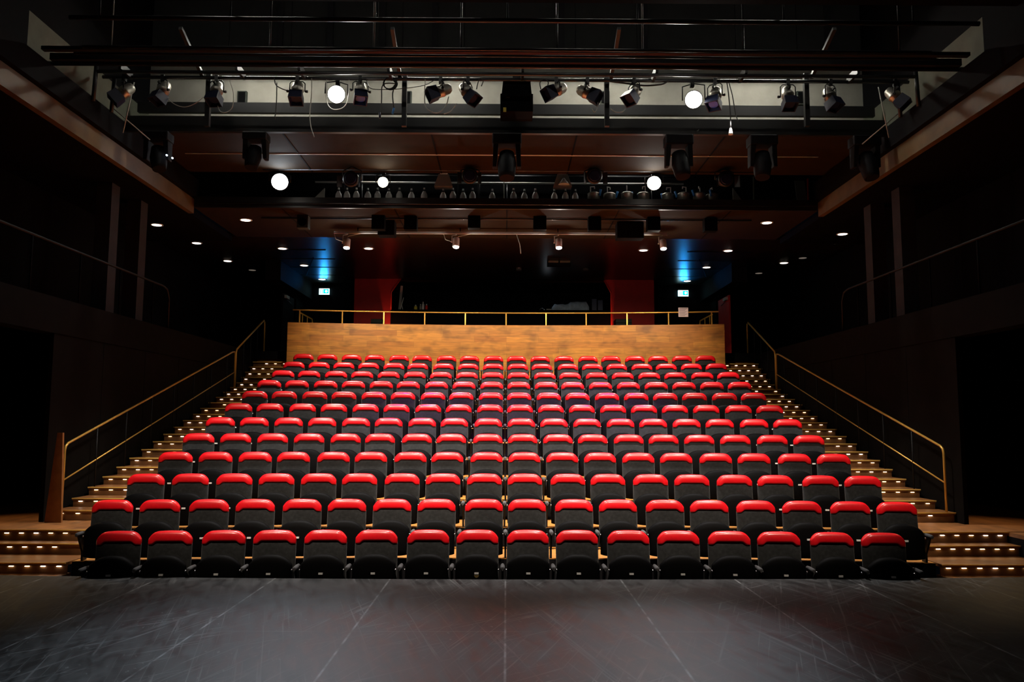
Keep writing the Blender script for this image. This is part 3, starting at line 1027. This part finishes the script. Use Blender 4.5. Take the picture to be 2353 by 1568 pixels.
MB().box(-.3, .3, .04, .3, -.17, .17).build('body', 'void', q)
for k in range(2):
    for s in (-1, 1):
        MB().box(s * .15 - .13, s * .15 + .13, 0, .04, .05 - .16 * k, .1 - .16 * k).build('slat', 'fascia', q)
for s in (-1, 1):
    MB().tube([(s * .25, .2, .17), (s * .25, .2, CZ - p.z)], .012, 6).build('hanger', 'steel', q)
for px, lb in ((1192, 'left'), (1345, 'right')):
    p = PY(px, 612, 21.5)
    q = thing('small_speaker', 'small dark loudspeaker hanging above the booth, on the %s' % lb, 'loudspeaker', (p.x, 21.5, p.z), 'small booth speakers')
    MB().box(-.07, .07, -.08, .08, -.13, .1).build('cabinet', 'case', q, .01)
    MB().lathe((0, -.081, -.03), (0, -1, 0), [(0, .05), (.006, .045)], 12).build('cone', 'grit', q)
    MB().tube([(0, .03, .1), (0, .03, CZ - p.z)], .012, 6).build('hanger', 'steel', q)

# ------------------------------------------------------------------ rear lighting bridge
by = 15.3
z0, z1 = PY(1160, 480, by).z, PY(1160, 456, by).z
q = thing('rear_bridge', 'black beam of the rear lighting bridge holding rows of lanterns', 'lighting bridge', (0, by, z0))
MB().box(-6.05, 6.05, 0, .06, 0, z1 - z0).build('beam', 'rig', q)
MB().box(-6.05, 6.05, .06, 1.0, z1 - z0 - .06, z1 - z0 - .02).build('deck', 'void', q)
MB().tube([(-6, -.06, .07), (6, -.06, .07)], .014, 8).build('cable_rail', 'pipe', q)
DECK = z1 - .02
sp = PY(1160, 421, 16.0)
o = pipe('lighting_pipe', 'bright pipe running behind the lanterns in the rear bridge', 16.0, -3.9, 3.6, sp.z, .02, 'white')
clamps(o, (-3.3, -1, 1.3, 3.5), sp.z - DECK, .012, 'pipe', 'post', False)
sp2 = PY(1160, 404, 16.3)
o = pipe('lighting_pipe', 'upper thin pipe at the back of the rear bridge', 16.3, -3.5, 3.5, sp2.z, .018, 'pipe')
clamps(o, (-3.0, 0, 3.0), sp2.z - DECK, .012, 'pipe', 'post', False)
p = PY(1160, 356, 13.9)
o = pipe('lighting_pipe', 'pale pipe hung under the middle of the brown panels', 13.9, PY(425, 356, 13.9).x, PY(1880, 356, 13.9).x, p.z, .017, 'white')
clamps(o, (-4.5, -2.4, .3, 2.6, 4.9), zb - p.z)
sp3 = PY(1160, 392, 14.8)
o = pipe('lighting_pipe', 'long pipe under the brown panels in front of the rear bridge', 14.8, -4.6, 4.8, sp3.z, .018, 'pipe')
clamps(o, (-4, -1.5, 1.2, 3.8), zb - sp3.z)
for px, py0, py1, m_, lb in ((1101, 398, 452, 'pipe', 'grey upright post in the rear bridge near the middle'), (1158, 413, 452, 'palecable', 'thin cream upright rod in the rear bridge'),
                             (1732, 406, 458, 'gridside', 'greenish upright post toward the right of the rear bridge')):
    a, b = PY(px, py0, 15.6), PY(px, py1, 15.6)
    o = MB().tube([(a.x, 15.6, a.z), (b.x, 15.6, DECK)], .018 if m_ != 'palecable' else .012, 8).build('upright_post', m_)
    tag(o, lb, 'post', 'uprights in the rear bridge')
for k, x in enumerate((-2.6, 0, 2.6)):  # tubes added out of sight to brighten the rear bridge lamps
    z = PY(1160, 384, 16.0).z
    w_ = thing('added_tube_light', 'added tube light inside the rear bridge, %s from the left' % ORD[k], 'added light', (x, 16.0, z), 'added lights in the rear bridge')
    MB().box(-.6, .6, -.05, .05, 0, .05).build('housing', 'white', w_)
    MB().tube([(-.55, 0, -.025), (.55, 0, -.025)], .018, 8).build('tube', 'tubedim', w_)
    MB().tube([(-.4, 0, .05), (-.4, 0, 9.5 - z)], .01, 6).build('hanger', 'steel', w_)
    MB().tube([(.4, 0, .05), (.4, 0, 9.5 - z)], .01, 6).build('hanger', 'steel', w_)
# spare lamps standing in a line (bulb body, neck, bright plug)
BOT = [778, 797, 819, 845, 868, 893, 918, 945, 975, 1018, 1041, 1064, 1086, 1131, 1180, 1205, 1230, 1274, 1299, 1322]
LAMP = None
for k, px in enumerate(BOT):
    p = PY(px, 450, 15.5)
    lb = 'standing lamp bottle shape with bright plug, %s from the left along the rear bridge' % ORD[k]
    if LAMP is None:
        LAMP = thing('standing_lamp', lb, 'lamp', (p.x, 15.5, DECK), 'lamps standing on the rear bridge')
        MB().lathe((0, 0, 0), (0, 0, 1), [(0, .06), (.1, .064), (.14, .058), (.18, .038), (.2, .028)], 12).build('body', 'white', LAMP)
        MB().lathe((0, 0, .2), (0, 0, 1), [(0, .026), (.03, .024)], 8).build('neck', 'steel', LAMP)
        MB().lathe((0, 0, .23), (0, 0, 1), [(0, .018), (.04, .018)], 8).build('plug', 'white', LAMP)
        o = LAMP
    else:
        o = copy_tree(LAMP)
        o.location = (p.x, 15.5 + .03 * math.sin(k * 3), DECK)
        o['label'] = lb
# upturned lanterns with blue connectors
BIG = [1364, 1401, 1440, 1478, 1535, 1570, 1606, 1637]
LN = None
for k, px in enumerate(BIG):
    p = PY(px, 450, 15.5)
    lb = 'upturned grey lantern with blue connector, %s from the left on the rear bridge' % ORD[k]
    if LN is None:
        LN = thing('upturned_lantern', lb, 'lantern', (p.x, 15.5, DECK), 'upturned lanterns on the rear bridge')
        MB().lathe((0, 0, 0), (0, 0, 1), [(0, .12), (.16, .12), (.17, .125), (.18, .12), (.2, .09), (.21, .03)], 14).build('body', 'silver', LN)
        MB().tube([(-.06, 0, .18), (-.06, 0, .32), (.02, 0, .32), (.02, 0, .28)], .012, 6).build('handle', 'white', LN)
        MB().tube([(.11, -.07, .12), (.13, -.1, .24)], .022, 8).build('connector', 'blueplug', LN)
        o = LN
    else:
        o = copy_tree(LN)
        o.location = (p.x, 15.5 + .04 * math.sin(k * 2), DECK)
        o.rotation_euler = (0, 0, .7 * k)
        o['label'] = lb
# hooded floodlights with pale reflectors
for k, (px, lb, cone) in enumerate(((1020, 'grey hooded floodlight left of centre in the rear bridge', 0), (1292, 'grey hooded floodlight with white reflector right of centre', 1))):
    p = PY(px, 402, 15.45)
    q = thing('floodlight', lb, 'floodlight', (p.x, 15.45, p.z), 'hooded floodlights')
    MB().hexa([(-.18, -.12, -.26), (.18, -.12, -.26), (.18, .14, -.26), (-.18, .14, -.26), (-.1, -.05, 0), (.1, -.05, 0), (.1, .1, 0), (-.1, .1, 0)]).build('hood', 'grit', q)
    MB().box(-.07, .07, -.06, .06, 0, .035).build('socket', 'white', q)
    MB().tube([(0, .02, .03), (0, .02, .2)], .014, 6).build('hanger', 'steel', q)
    if cone:
        MB().lathe((.02, -.14, -.11), (0, 0, -1), [(0, .02), (.05, .05), (.13, .11)], 16).build('reflector', 'white', q)

# boards and brackets at the ends of the rear bridge
a, b = PY(1832, 410, 15.7), PY(1856, 440, 15.7)
q = thing('leaning_board', 'pale board leaning at the right end of the rear bridge', 'board', (a.x, 15.7, DECK))
MB().hexa([(0, 0, 0), (b.x - a.x, 0, 0), (b.x - a.x, .02, 0), (0, .02, 0), (0, .15, a.z - DECK), (b.x - a.x, .15, a.z - DECK), (b.x - a.x, .17, a.z - DECK), (0, .17, a.z - DECK)]).build('board', 'grit', q)
MB().box(b.x - a.x, b.x - a.x + .025, .0, .03, 0, a.z - DECK).build('edge_strip', 'redtrim', q)
for px0, px1, s, lb in ((1684, 1712, 1, 'right of the upturned lanterns'), (746, 712, -1, 'left of the standing lamps')):
    a, b = PY(px0, 432, 15.6), PY(px1, 456, 15.6)
    o = MB().extrude_poly([(a.x, DECK), (b.x, DECK), (a.x, a.z)], 'y', 15.6, 15.63).build('gusset_plate', 'grit')
    tag(o, 'grey triangular plate standing %s' % lb, 'plate', 'triangular plates on the rear bridge')

# ------------------------------------------------------------------ lanterns
def lantern(px, py, Y, aim, pipe_z, label, kind='lantern', group='lanterns on the front bridge', big=1., gel=False, dark=False):
    """hung lantern: hook clamp and yoke from the pipe, can body with rear dome, square snoot"""
    c = PY(px, py, Y)
    d = Vector(aim).normalized()
    q = thing(kind, label, 'stage light', (c.x, Y, c.z), group)
    top = pipe_z - c.z
    side = d.cross(Vector((0, 0, 1))).normalized()
    w = .125 * big
    # yoke: inverted U through the two side pivots
    ym = Vector((0, 0, top - .05))
    MB().tube([-side * w, -side * w + Vector((0, 0, (top - .07) * .9)), -side * w * .7 + ym, side * w * .7 + ym,
               side * w + Vector((0, 0, (top - .07) * .9)), side * w], .009, 6).build('yoke', 'rig', q)
    MB().box(-.025, .025, -.03, .03, top - .06, top + .035).build('clamp', 'rig', q)
    b = MB().lathe((0, 0, 0), d, [(-.2 * big, .03 * big), (-.19 * big, .06 * big), (-.15 * big, .085 * big), (-.06 * big, .095 * big), (-.05 * big, .104 * big), (-.02 * big, .104 * big), (-.01 * big, .095 * big), (.08 * big, .1 * big)], 18)
    b.build('body', 'rig' if dark else 'silver', q)
    u = side.cross(d).normalized()
    s0, s1 = .1 * big, .112 * big
    A, B = d * .06 * big, d * .23 * big
    sn = MB()
    sn.loft([[A + side * i * s0 + u * j * s0 for i, j in ((-1, -1), (1, -1), (1, 1), (-1, 1))], [B + side * i * s1 + u * j * s1 for i, j in ((-1, -1), (1, -1), (1, 1), (-1, 1))],
             [B + side * i * s1 * .86 + u * j * s1 * .86 for i, j in ((-1, -1), (1, -1), (1, 1), (-1, 1))], [d * .16 * big + side * i * s0 * .8 + u * j * s0 * .8 for i, j in ((-1, -1), (1, -1), (1, 1), (-1, 1))]], False, True)
    sn.build('snoot', 'snoot', q)
    MB().lathe(d * .165 * big, d, [(0, .08 * big), (.012, .078 * big)], 16).build('lens', 'gel' if gel else 'glass', q)
    k = MB()
    for s in (-1, 1):
        k.lathe(side * s * w, side * s, [(0, .012), (.03, .022), (.045, .018)], 8)
    k.build('knob', 'rig', q)
    MB().obox(u * .105 * big - d * .1 * big, d, side, u, .03, .03, .07).build('handle', 'rig', q)
    return q


def lit_lamp(px, py, Y, rpx, pipe_z, label, m, col, power, target, group, spread=34):
    c = PY(px, py, Y)
    q = thing('lit_lantern', label, 'stage light', (c.x, Y, c.z), group)
    r = rpx * Y / F
    d = (EYE - c).normalized()
    top = pipe_z - c.z
    MB().lathe((0, 0, 0), d, [(-.3, .03), (-.28, .07), (-.2, r * .95), (0, r * 1.08), (.03, r * 1.08), (.032, r * 1.0), (.0, r * .98)], 24).build('body', 'rig', q)
    MB().lathe(d * .005, d, [(0, r), (.012, r * .8), (.018, r * .3)], 24).build('lens', m, q)
    side = d.cross(Vector((0, 0, 1))).normalized()
    w = r * 1.08 + .03
    MB().tube([-side * w - d * .1, -side * w - d * .1 + Vector((0, 0, top - .08)), Vector((0, 0, top - .04)) - d * .1, side * w - d * .1 + Vector((0, 0, top - .08)), side * w - d * .1], .01, 6).build('yoke', 'rig', q)
    MB().box(-.03, .03, -.03 - d.y * .1, .03 - d.y * .1, top - .06, top + .03).build('clamp', 'rig', q)
    spot('lantern_beam', c + d * .06, target, power, col, spread, 1, .08)
    return q


fy = 11.6
PZ3 = PY(1160, 183, fy).z      # pipe the front lanterns hang from
FR = [(284, 216, (-0.7875, -0.341, -0.84), 'leftmost silver lantern on the front bridge, turned left', 0),
      (373, 214, (-0.231, -0.372, -0.896), 'second silver lantern from the left on the front bridge', 0),
      (497, 215, (-0.0525, -0.372, -0.896), 'silver lantern with hanging cable loop, right of the first upright', 0),
      (683, 213, (0.021, -0.372, -0.896), 'silver lantern left of the left glaring lamp', 0),
      (828, 212, (0.105, -0.372, -0.8736), 'lantern with blue lens just right of the left glaring lamp', 1),
      (1012, 213, (-0.8925, -0.279, -0.448), 'silver lantern pointing left, beside the coiled cable upright', 0),
      (1075, 216, (0.525, -0.341, -0.728), 'silver lantern turned right, left of the central black box', 0),
      (1278, 211, (-0.735, -0.341, -0.448), 'dark silver lantern just right of the central black box', 0),
      (1350, 217, (0.7875, -0.31, -0.504), 'silver lantern pointing right, second after the central black box', 0),
      (1457, 216, (-0.4725, -0.372, -0.728), 'silver lantern turned left, between upright and right glaring lamp', 0),
      (1643, 226, (-0.2625, -0.372, -0.84), 'lantern just right of the right glaring lamp', 1),
      (1811, 226, (0, -0.372, -0.896), 'silver lantern left of the last bridge upright', 0),
      (1909, 228, (0.189, -0.372, -0.8736), 'silver lantern right of the last bridge upright', 0),
      (2058, 226, (0.525, -0.341, -0.728), 'rightmost silver lantern on the front bridge', 0)]
for px, py, aim, lb, g_ in FR:
    lantern(px, py - 3, fy, aim, PZ3, lb, gel=bool(g_), big=.9)
lit_lamp(773, 217, fy, 20, PZ3, 'glaring white lamp on the left half of the front bridge', 'hot', (.74, .88, 1), 1500, (-1.9, 6.0, 0), 'lit lamps on the front bridge', 32)
lit_lamp(1594, 229, fy, 20, PZ3, 'glaring white lamp on the right half of the front bridge', 'hot', (.74, .88, 1), 1500, (1.15, 6.2, 0), 'lit lamps on the front bridge', 23)
ryz = sp3.z
lit_lamp(643, 418, 14.9, 19, ryz, 'largest cool white glaring lamp at the left of the rear bridge', 'hotcool', (.82, .92, 1), 230, (-1.9, 6.2, 0), 'lit lamps on the rear bridge', 26)
lit_lamp(880, 419, 14.9, 12, ryz, 'small warm glaring lamp on the rear bridge, left of centre', 'hotwarm', (1, .85, .6), 40, (-1, 7.0, 0), 'lit lamps on the rear bridge', 22)
lit_lamp(1503, 421, 14.9, 16, ryz, 'starry warm glaring lamp on the right of the rear bridge', 'hot', (1, .92, .8), 170, (1.1, 6.4, 0), 'lit lamps on the rear bridge', 18)
# spill from the lit lanterns onto panels and steel around them
for px, py, Y, pw in ((773, 225, 11.3, 2), (1594, 237, 11.3, 2), (643, 425, 14.6, 2), (1503, 428, 14.6, 2), (880, 425, 14.6, 1)):
    c = PY(px, py, Y)
    point('lantern_spill', c, pw, (1, .9, .78), .12)

# dark fresnels hanging in front of the rear bridge
for px, py, lb in ((808, 415, 'dark fresnel lantern between the two left glaring lamps'), (1080, 408, 'dark round-headed fresnel left of centre over the rear bridge'),
                   (1365, 408, 'dark round-headed fresnel right of centre over the rear bridge'), (1665, 415, 'dark fresnel lantern right of the starry lamp')):
    c = PY(px, py, 14.6)
    q = thing('fresnel_lantern', lb, 'stage light', (c.x, 14.6, c.z), 'dark fresnels at the rear bridge')
    top = ryz - c.z
    MB().lathe((0, .14, .06), (0, -1, -.25), [(0, .09), (.03, .13), (.2, .14), (.24, .15), (.26, .12)], 16).build('body', 'rig', q)
    for s in (-1, 1):
        MB().hexa([(s * .15, -.12, .05), (s * .16, -.12, .05), (s * .16, -.12, -.16), (s * .15, -.12, -.16), (s * .15 + s * .06, -.26, .02), (s * .16 + s * .06, -.26, .02), (s * .16 + s * .06, -.26, -.2), (s * .15 + s * .06, -.26, -.2)]).build('barn_door', 'rig', q)
    MB().lathe((0, -.11, 0), (0, -1, -.25), [(0, .11), (.015, .09)], 16).build('lens', 'glass', q)
    MB().tube([(-.17, .02, .02), (-.17, .02, top * .7), (0, .02, max(top, .15)), (.17, .02, top * .7), (.17, .02, .02)], .012, 6).build('yoke', 'rig', q)

# black moving heads hanging below the front bridge
my = 12.37
mz = PY(1160, 297, my).z
for px, sc_, lb, tilt in ((365, 1.0, 'black moving head at the far left with two tiny pilot lights', .2), (590, .95, 'black moving head above the large cool lamp', -.1),
                          (1165, 1.15, 'black moving head hanging at the centre below the front bridge', .0), (1558, 1.1, 'black moving head below the right glaring lamp', .1),
                          (1750, 1.1, 'black moving head on two pale brackets, right side', -.1), (1985, 1.1, 'black moving head at the far right, dim grey head', .1)):
    x = PY(px, 297, my).x
    q = thing('moving_head', lb, 'stage light', (x, my, mz), 'moving heads under the front bridge')
    s = sc_
    for t in (-1, 1):
        MB().box(t * .15 * s - .015, t * .15 * s + .015, -.015, .015, -.1, .03).build('clamp', 'grit' if px in (590, 1750) else 'rig', q)
    MB().box(-.2 * s, .2 * s, -.13, .13, -.24 * s, -.1).build('base', 'headblack', q, .02)
    for t in (-1, 1):
        MB().hexa([(t * .17 * s - .03, -.07, -.55 * s), (t * .17 * s + .03, -.07, -.55 * s), (t * .17 * s + .03, .07, -.55 * s), (t * .17 * s - .03, .07, -.55 * s),
                   (t * .15 * s - .04, -.1, -.24 * s), (t * .15 * s + .04, -.1, -.24 * s), (t * .15 * s + .04, .1, -.24 * s), (t * .15 * s - .04, .1, -.24 * s)]).build('arm', 'headblack', q, .01)
    MB().lathe((0, 0, -.32 * s), (tilt, -.25, -1), [(0, .05 * s), (.03 * s, .1 * s), (.2 * s, .13 * s), (.36 * s, .115 * s), (.42 * s, .1 * s)], 18).build('head', 'headblack', q)
    if px == 365:
        for dx in (0, .09):
            MB().lathe((.2 + dx, -.12, -.5 - dx * .5), (0, -1, 0), [(0, .014), (.02, .012)], 8).build('pilot_lamp', 'pilot', q)

# ------------------------------------------------------------------ front lighting bridge: beams, pipes, uprights
def beam(label, py0, py1, Y, m='rig', name='bridge_beam', x0=-6.02, x1=6.02, th=.08, group='bridge beams'):
    z0_, z1_ = PY(1160, py1, Y).z, PY(1160, py0, Y).z
    o = MB().box(x0, x1, Y, Y + th, z0_, z1_).build(name, m, None)
    return tag(o, label, 'beam', group)


beam('lower black beam of the front lighting bridge', 271, 299, 12.35)
beam('black kick board behind the front lanterns', 239, 262, 12.7)
q = beam('thin pipe shelf just under the front bridge beam', 299, 306, 12.3, 'rig')
beam('heavy black beam above the front lanterns', 128, 143, 10.2)
beam('second dark beam over the front lanterns', 112, 120, 10.0)


def hpipe(pxl, pyl, pxr, pyr, Y, r, label, m='pipe'):
    a, b = PY(pxl, pyl, Y), PY(pxr, pyr, Y)
    z = (a.z + b.z) / 2
    return pipe('lighting_pipe', label, Y, a.x, b.x, z, r, m)


o = hpipe(160, 40, 2250, 55, 9.45, .03, 'topmost lighting pipe across the stage front')
clamps(o, (-5, -3.4, -1.6, 0, 1.6, 3.4, 5), .35, .012, 'steel')
o = hpipe(190, 107, 2140, 121, 9.9, .022, 'grey pipe below the row of short hangers')
for px in (258, 622, 860, 1060, 1280, 1476, 1707, 2065):
    a, b = PY(px, 62, 9.9), PY(px, 107, 9.9)
    MB().tube([(a.x - o.location.x, 0, 0), (a.x - o.location.x, 0, 9.5 - o.location.z)], .012, 6).build('hanger', 'palecable' if px in (258, 860, 1476) else 'pipe', o)
hpipe(170, 123, 2150, 135, 10.0, .018, 'thin pipe between the dark beams over the lanterns')
hpipe(80, 147, 2240, 158, 10.3, .03, 'bright-topped pipe under the heavy black beam')
o = hpipe(218, 166, 2105, 175, 11.3, .026, 'upper of the two pipes above the front lanterns')
o2 = pipe('lighting_pipe', 'pipe the front bridge lanterns hang from', fy, PY(236, 180, fy).x, PY(2088, 188, fy).x, PZ3, .026)
for px in (300, 560, 700, 900, 1200, 1500, 1700, 1950):
    x = PY(px, 175, fy).x
    MB().box(x - .02 - o2.location.x, x + .02 - o2.location.x, -.34, .03, -.02, .09).build('cross_clamp', 'rig', o2)
for k, px in enumerate((480, 930, 1394, 1852)):
    a = PY(px, 176, fy + .1)
    o = MB().box(a.x - .035, a.x + .035, fy + .08, fy + .15, PY(px, 290, fy + .1).z, a.z + .05).obox((a.x - .06 * (1 if px < 1163 else -1), 11.2, a.z + .12), (1, 0, 0), (0, .94, -.34), (0, .34, .94), .05, .95, .05).build('bridge_upright', 'rig')
    tag(o, 'black square upright of the front bridge, %s from the left' % ORD[k], 'upright', 'front bridge uprights')
for s, lb in ((-1, 'left'), (1, 'right')):
    x = s * 5.86
    q = thing('end_scaffold', 'black end frame of the front bridge, %s side' % lb, 'frame', (x, fy, PZ3), 'front bridge end frames')
    MB().tube([(0, 0, 0), (s * .02, 0, -.55)], .03, 8).build('post', 'rig', q)
    MB().tube([(s * .12, -.3, .1), (s * .14, -.3, -.5)], .03, 8).build('post', 'rig', q)
    MB().tube([(-s * .15, .3, .05), (-s * .02, .3, -.75)], .009, 8).build('rod', 'palecable', q)
    MB().tube([(s * .1, .2, -.4), (-s * .3, .6, -.75)], .009, 8).build('brace', 'palecable', q)

# central black cabinet
c = PY(1187, 270, 11.7)
q = thing('hanging_cabinet', 'big black two-tier cabinet hanging at the centre of the front bridge', 'cabinet', (c.x, 11.7, c.z))
za, zb_, zc, zd = [PY(1187, y, 11.7).z - c.z for y in (221, 189, 178, 262)]
MB().box(-.245, .245, -.1, .3, zd, za).build('lower_box', 'black', q, .008)
MB().hexa([(-.225, -.08, za), (.225, -.08, za), (.225, .28, za), (-.225, .28, za), (-.205, -.06, zb_), (.205, -.06, zb_), (.205, .26, zb_), (-.205, .26, zb_)]).build('upper_box', 'black', q)
MB().box(-.06, .06, 0, .1, zb_, zc + .03).build('mount', 'rig', q)
MB().box(-.16, -.1, -.105, -.1, za - .07, za - .055).build('name_strip', 'fascia', q)
MB().box(-.2, -.155, -.104, -.1, PY(1160, 272, 11.7).z - c.z + .06, PY(1160, 262, 11.7).z - c.z + .06).build('sticker', 'yellow', q)

# tube lights added above the bridge, behind a beam, to brighten the grey wall
for k, x in enumerate((-4.0, -1.2, 1.6, 4.2)):
    q = thing('added_tube_light', 'added tube light above the front bridge, %s from the left' % ORD[k], 'added light', (x, 12.5, PY(1160, 134, 12.5).z), 'added lights in the grid')
    MB().hexa([(-.75, -.2, -.05), (.75, -.2, -.05), (.75, .2, -.05), (-.75, .2, -.05), (-.75, -.06, .06), (.75, -.06, .06), (.75, .06, .06), (-.75, .06, .06)]).build('housing', 'white', q)
    MB().tube([(-.7, 0, -.075), (.7, 0, -.075)], .02, 8).build('tube', 'tube', q)
    MB().tube([(-.5, 0, .06), (-.5, 0, 9.5 - q.location.z)], .01, 6).build('hanger', 'steel', q)
    MB().tube([(.5, 0, .06), (.5, 0, 9.5 - q.location.z)], .01, 6).build('hanger', 'steel', q)

for k, x in enumerate((-4.2, -1.4, 1.4, 4.2)):  # tubes added out of view to put highlights on the pipes
    q = thing('added_tube_light', 'added tube light behind the front header, %s from the left' % ORD[k], 'added light', (x, 9.75, 8.0), 'added lights behind the header')
    MB().box(-.85, .85, -.06, .06, 0, .06).build('housing', 'white', q)
    MB().tube([(-.8, 0, -.03), (.8, 0, -.03)], .02, 8).build('tube', 'tubehead', q)
    MB().tube([(-.5, 0, .06), (-.5, 0, 1.5)], .01, 6).build('hanger', 'steel', q)
    MB().tube([(.5, 0, .06), (.5, 0, 1.5)], .01, 6).build('hanger', 'steel', q)

# ------------------------------------------------------------------ cables on the front bridge
def cable(pts, label, m='cable', r=.008, Y=11.575, group='cables on the front bridge'):
    P = [PY(px, py, Y) for px, py in pts]
    out = []
    for i in range(len(P) - 1):            # smooth the polyline
        p0, p1, p2, p3 = P[max(i - 1, 0)], P[i], P[i + 1], P[min(i + 2, len(P) - 1)]
        for t in (0, .25, .5, .75):
            out.append(.5 * ((2 * p1) + (p2 - p0) * t + (2 * p0 - 5 * p1 + 4 * p2 - p3) * t * t + (3 * p1 - p0 - 3 * p2 + p3) * t ** 3))
    out.append(P[-1])
    return tag(MB().tube(out, r, 6).build('cable', m), label, 'cable', group)


coil = []
for k in range(60):
    a_ = 2 * PI * k / 15
    coil.append((894 + (13 + .8 * (k // 15)) * math.cos(a_) + 1.2 * (k // 15), 192 + (12 + .8 * (k // 15)) * math.sin(a_)))
coil = [(876, 262), (877, 225), (880, 195)] + coil + [(902, 215), (906, 252)]
o = cable(coil, 'black cable wound in a coil right of the left glaring lamp', r=.009)
for px, py in ((873, 272), (902, 262)):
    a = PY(px, py, 11.45)
    MB().tube([a, a + Vector((.02 if px > 880 else -.005, 0, .09))], .016, 8).build('connector', 'blueplug' if px > 880 else 'snoot', o)
cable([(384, 225), (402, 240), (425, 246), (450, 237), (468, 222)], 'pale cable sagging between the second and third lanterns', 'palecable', .006)
cable([(500, 243), (506, 256), (520, 258), (534, 246), (536, 215), (528, 185)], 'pale cable loop under the third lantern', 'palecable', .006)
cable([(630, 178), (634, 195), (650, 205), (668, 210)], 'black cable running down to the lantern left of the glaring lamp')
cable([(636, 190), (635, 240), (631, 275)], 'black drop cable left of the left glaring lamp')
cable([(716, 180), (716, 215), (712, 260), (714, 290), (722, 315)], 'long pale cable dropping past the front bridge beam', 'palecable', .007)
cable([(750, 183), (750, 225), (756, 245), (770, 252), (790, 246), (800, 225), (802, 184)], 'pale loop of cable hanging under the left glaring lamp', 'palecable', .006)
cable([(842, 183), (850, 202), (880, 206), (930, 203), (975, 196), (1000, 183)], 'thin cable strung between coil and left-pointing lantern', r=.006)
cable([(977, 182), (976, 220), (978, 245), (992, 257), (1010, 258), (1025, 242), (1031, 222)], 'pale cable loop below the left-pointing lantern', 'palecable', .007)
cable([(1020, 262), (1035, 256), (1050, 238)], 'short pale cable under the lantern turned right', 'palecable', .006)
cable([(1095, 205), (1098, 190), (1103, 181), (1110, 186), (1106, 198)], 'small black cable loop left of the central cabinet')
cable([(1243, 205), (1241, 190), (1250, 182), (1260, 190), (1255, 205)], 'cable bundle loop right of the central cabinet')
cable([(1360, 250), (1366, 258), (1372, 250), (1374, 235)], 'pale cable end under the lantern pointing right', 'palecable', .006)
cable([(1402, 187), (1440, 192), (1480, 197), (1520, 194), (1535, 186)], 'thick black cable festoon left of the right glaring lamp', r=.012)
cable([(1403, 250), (1415, 258), (1430, 257), (1437, 250)], 'pale cable curve beside the third upright', 'palecable', .006)
cable([(1670, 186), (1674, 215), (1678, 260), (1679, 296)], 'black cable with pale pull hanging right of the right glaring lamp', r=.009)
cable([(1675, 190), (1683, 220), (1690, 260), (1696, 278)], 'second black cable hanging right of the right glaring lamp', r=.008)
cable([(1590, 306), (1600, 303), (1606, 298)], 'short pale cable end under the right glaring lamp', 'palecable', .007, 12.335)
a = PY(1679, 302, 11.575)
o = thing('cable_pull', 'pale bell-shaped pull at the end of the long black cable', 'cable pull', (a.x, a.y, a.z))
MB().lathe((0, 0, -.05), (0, 0, 1), [(0, .035), (.05, .025), (.1, .012)], 10).build('bell', 'white', o)
MB().tube([(0, 0, .04), (0, 0, .16)], .01, 6).build('cord', 'cable', o)
for k, px in enumerate((935, 1390, 1842, 556)):
    a = PY(px, 225, 13.45)
    q = thing('wall_socket', 'dark socket box on the grey wall, %s' % ('behind the second upright', 'behind the third upright', 'behind the last upright', 'near the third lantern')[k], 'socket box', (a.x, 13.5, a.z), 'socket boxes on the grey wall')
    MB().box(-.08, .08, -.06, 0, -.12, .12).build('body', 'case', q)
    MB().box(-.06, .06, -.07, -.06, -.1, .1).build('cover', 'black', q)
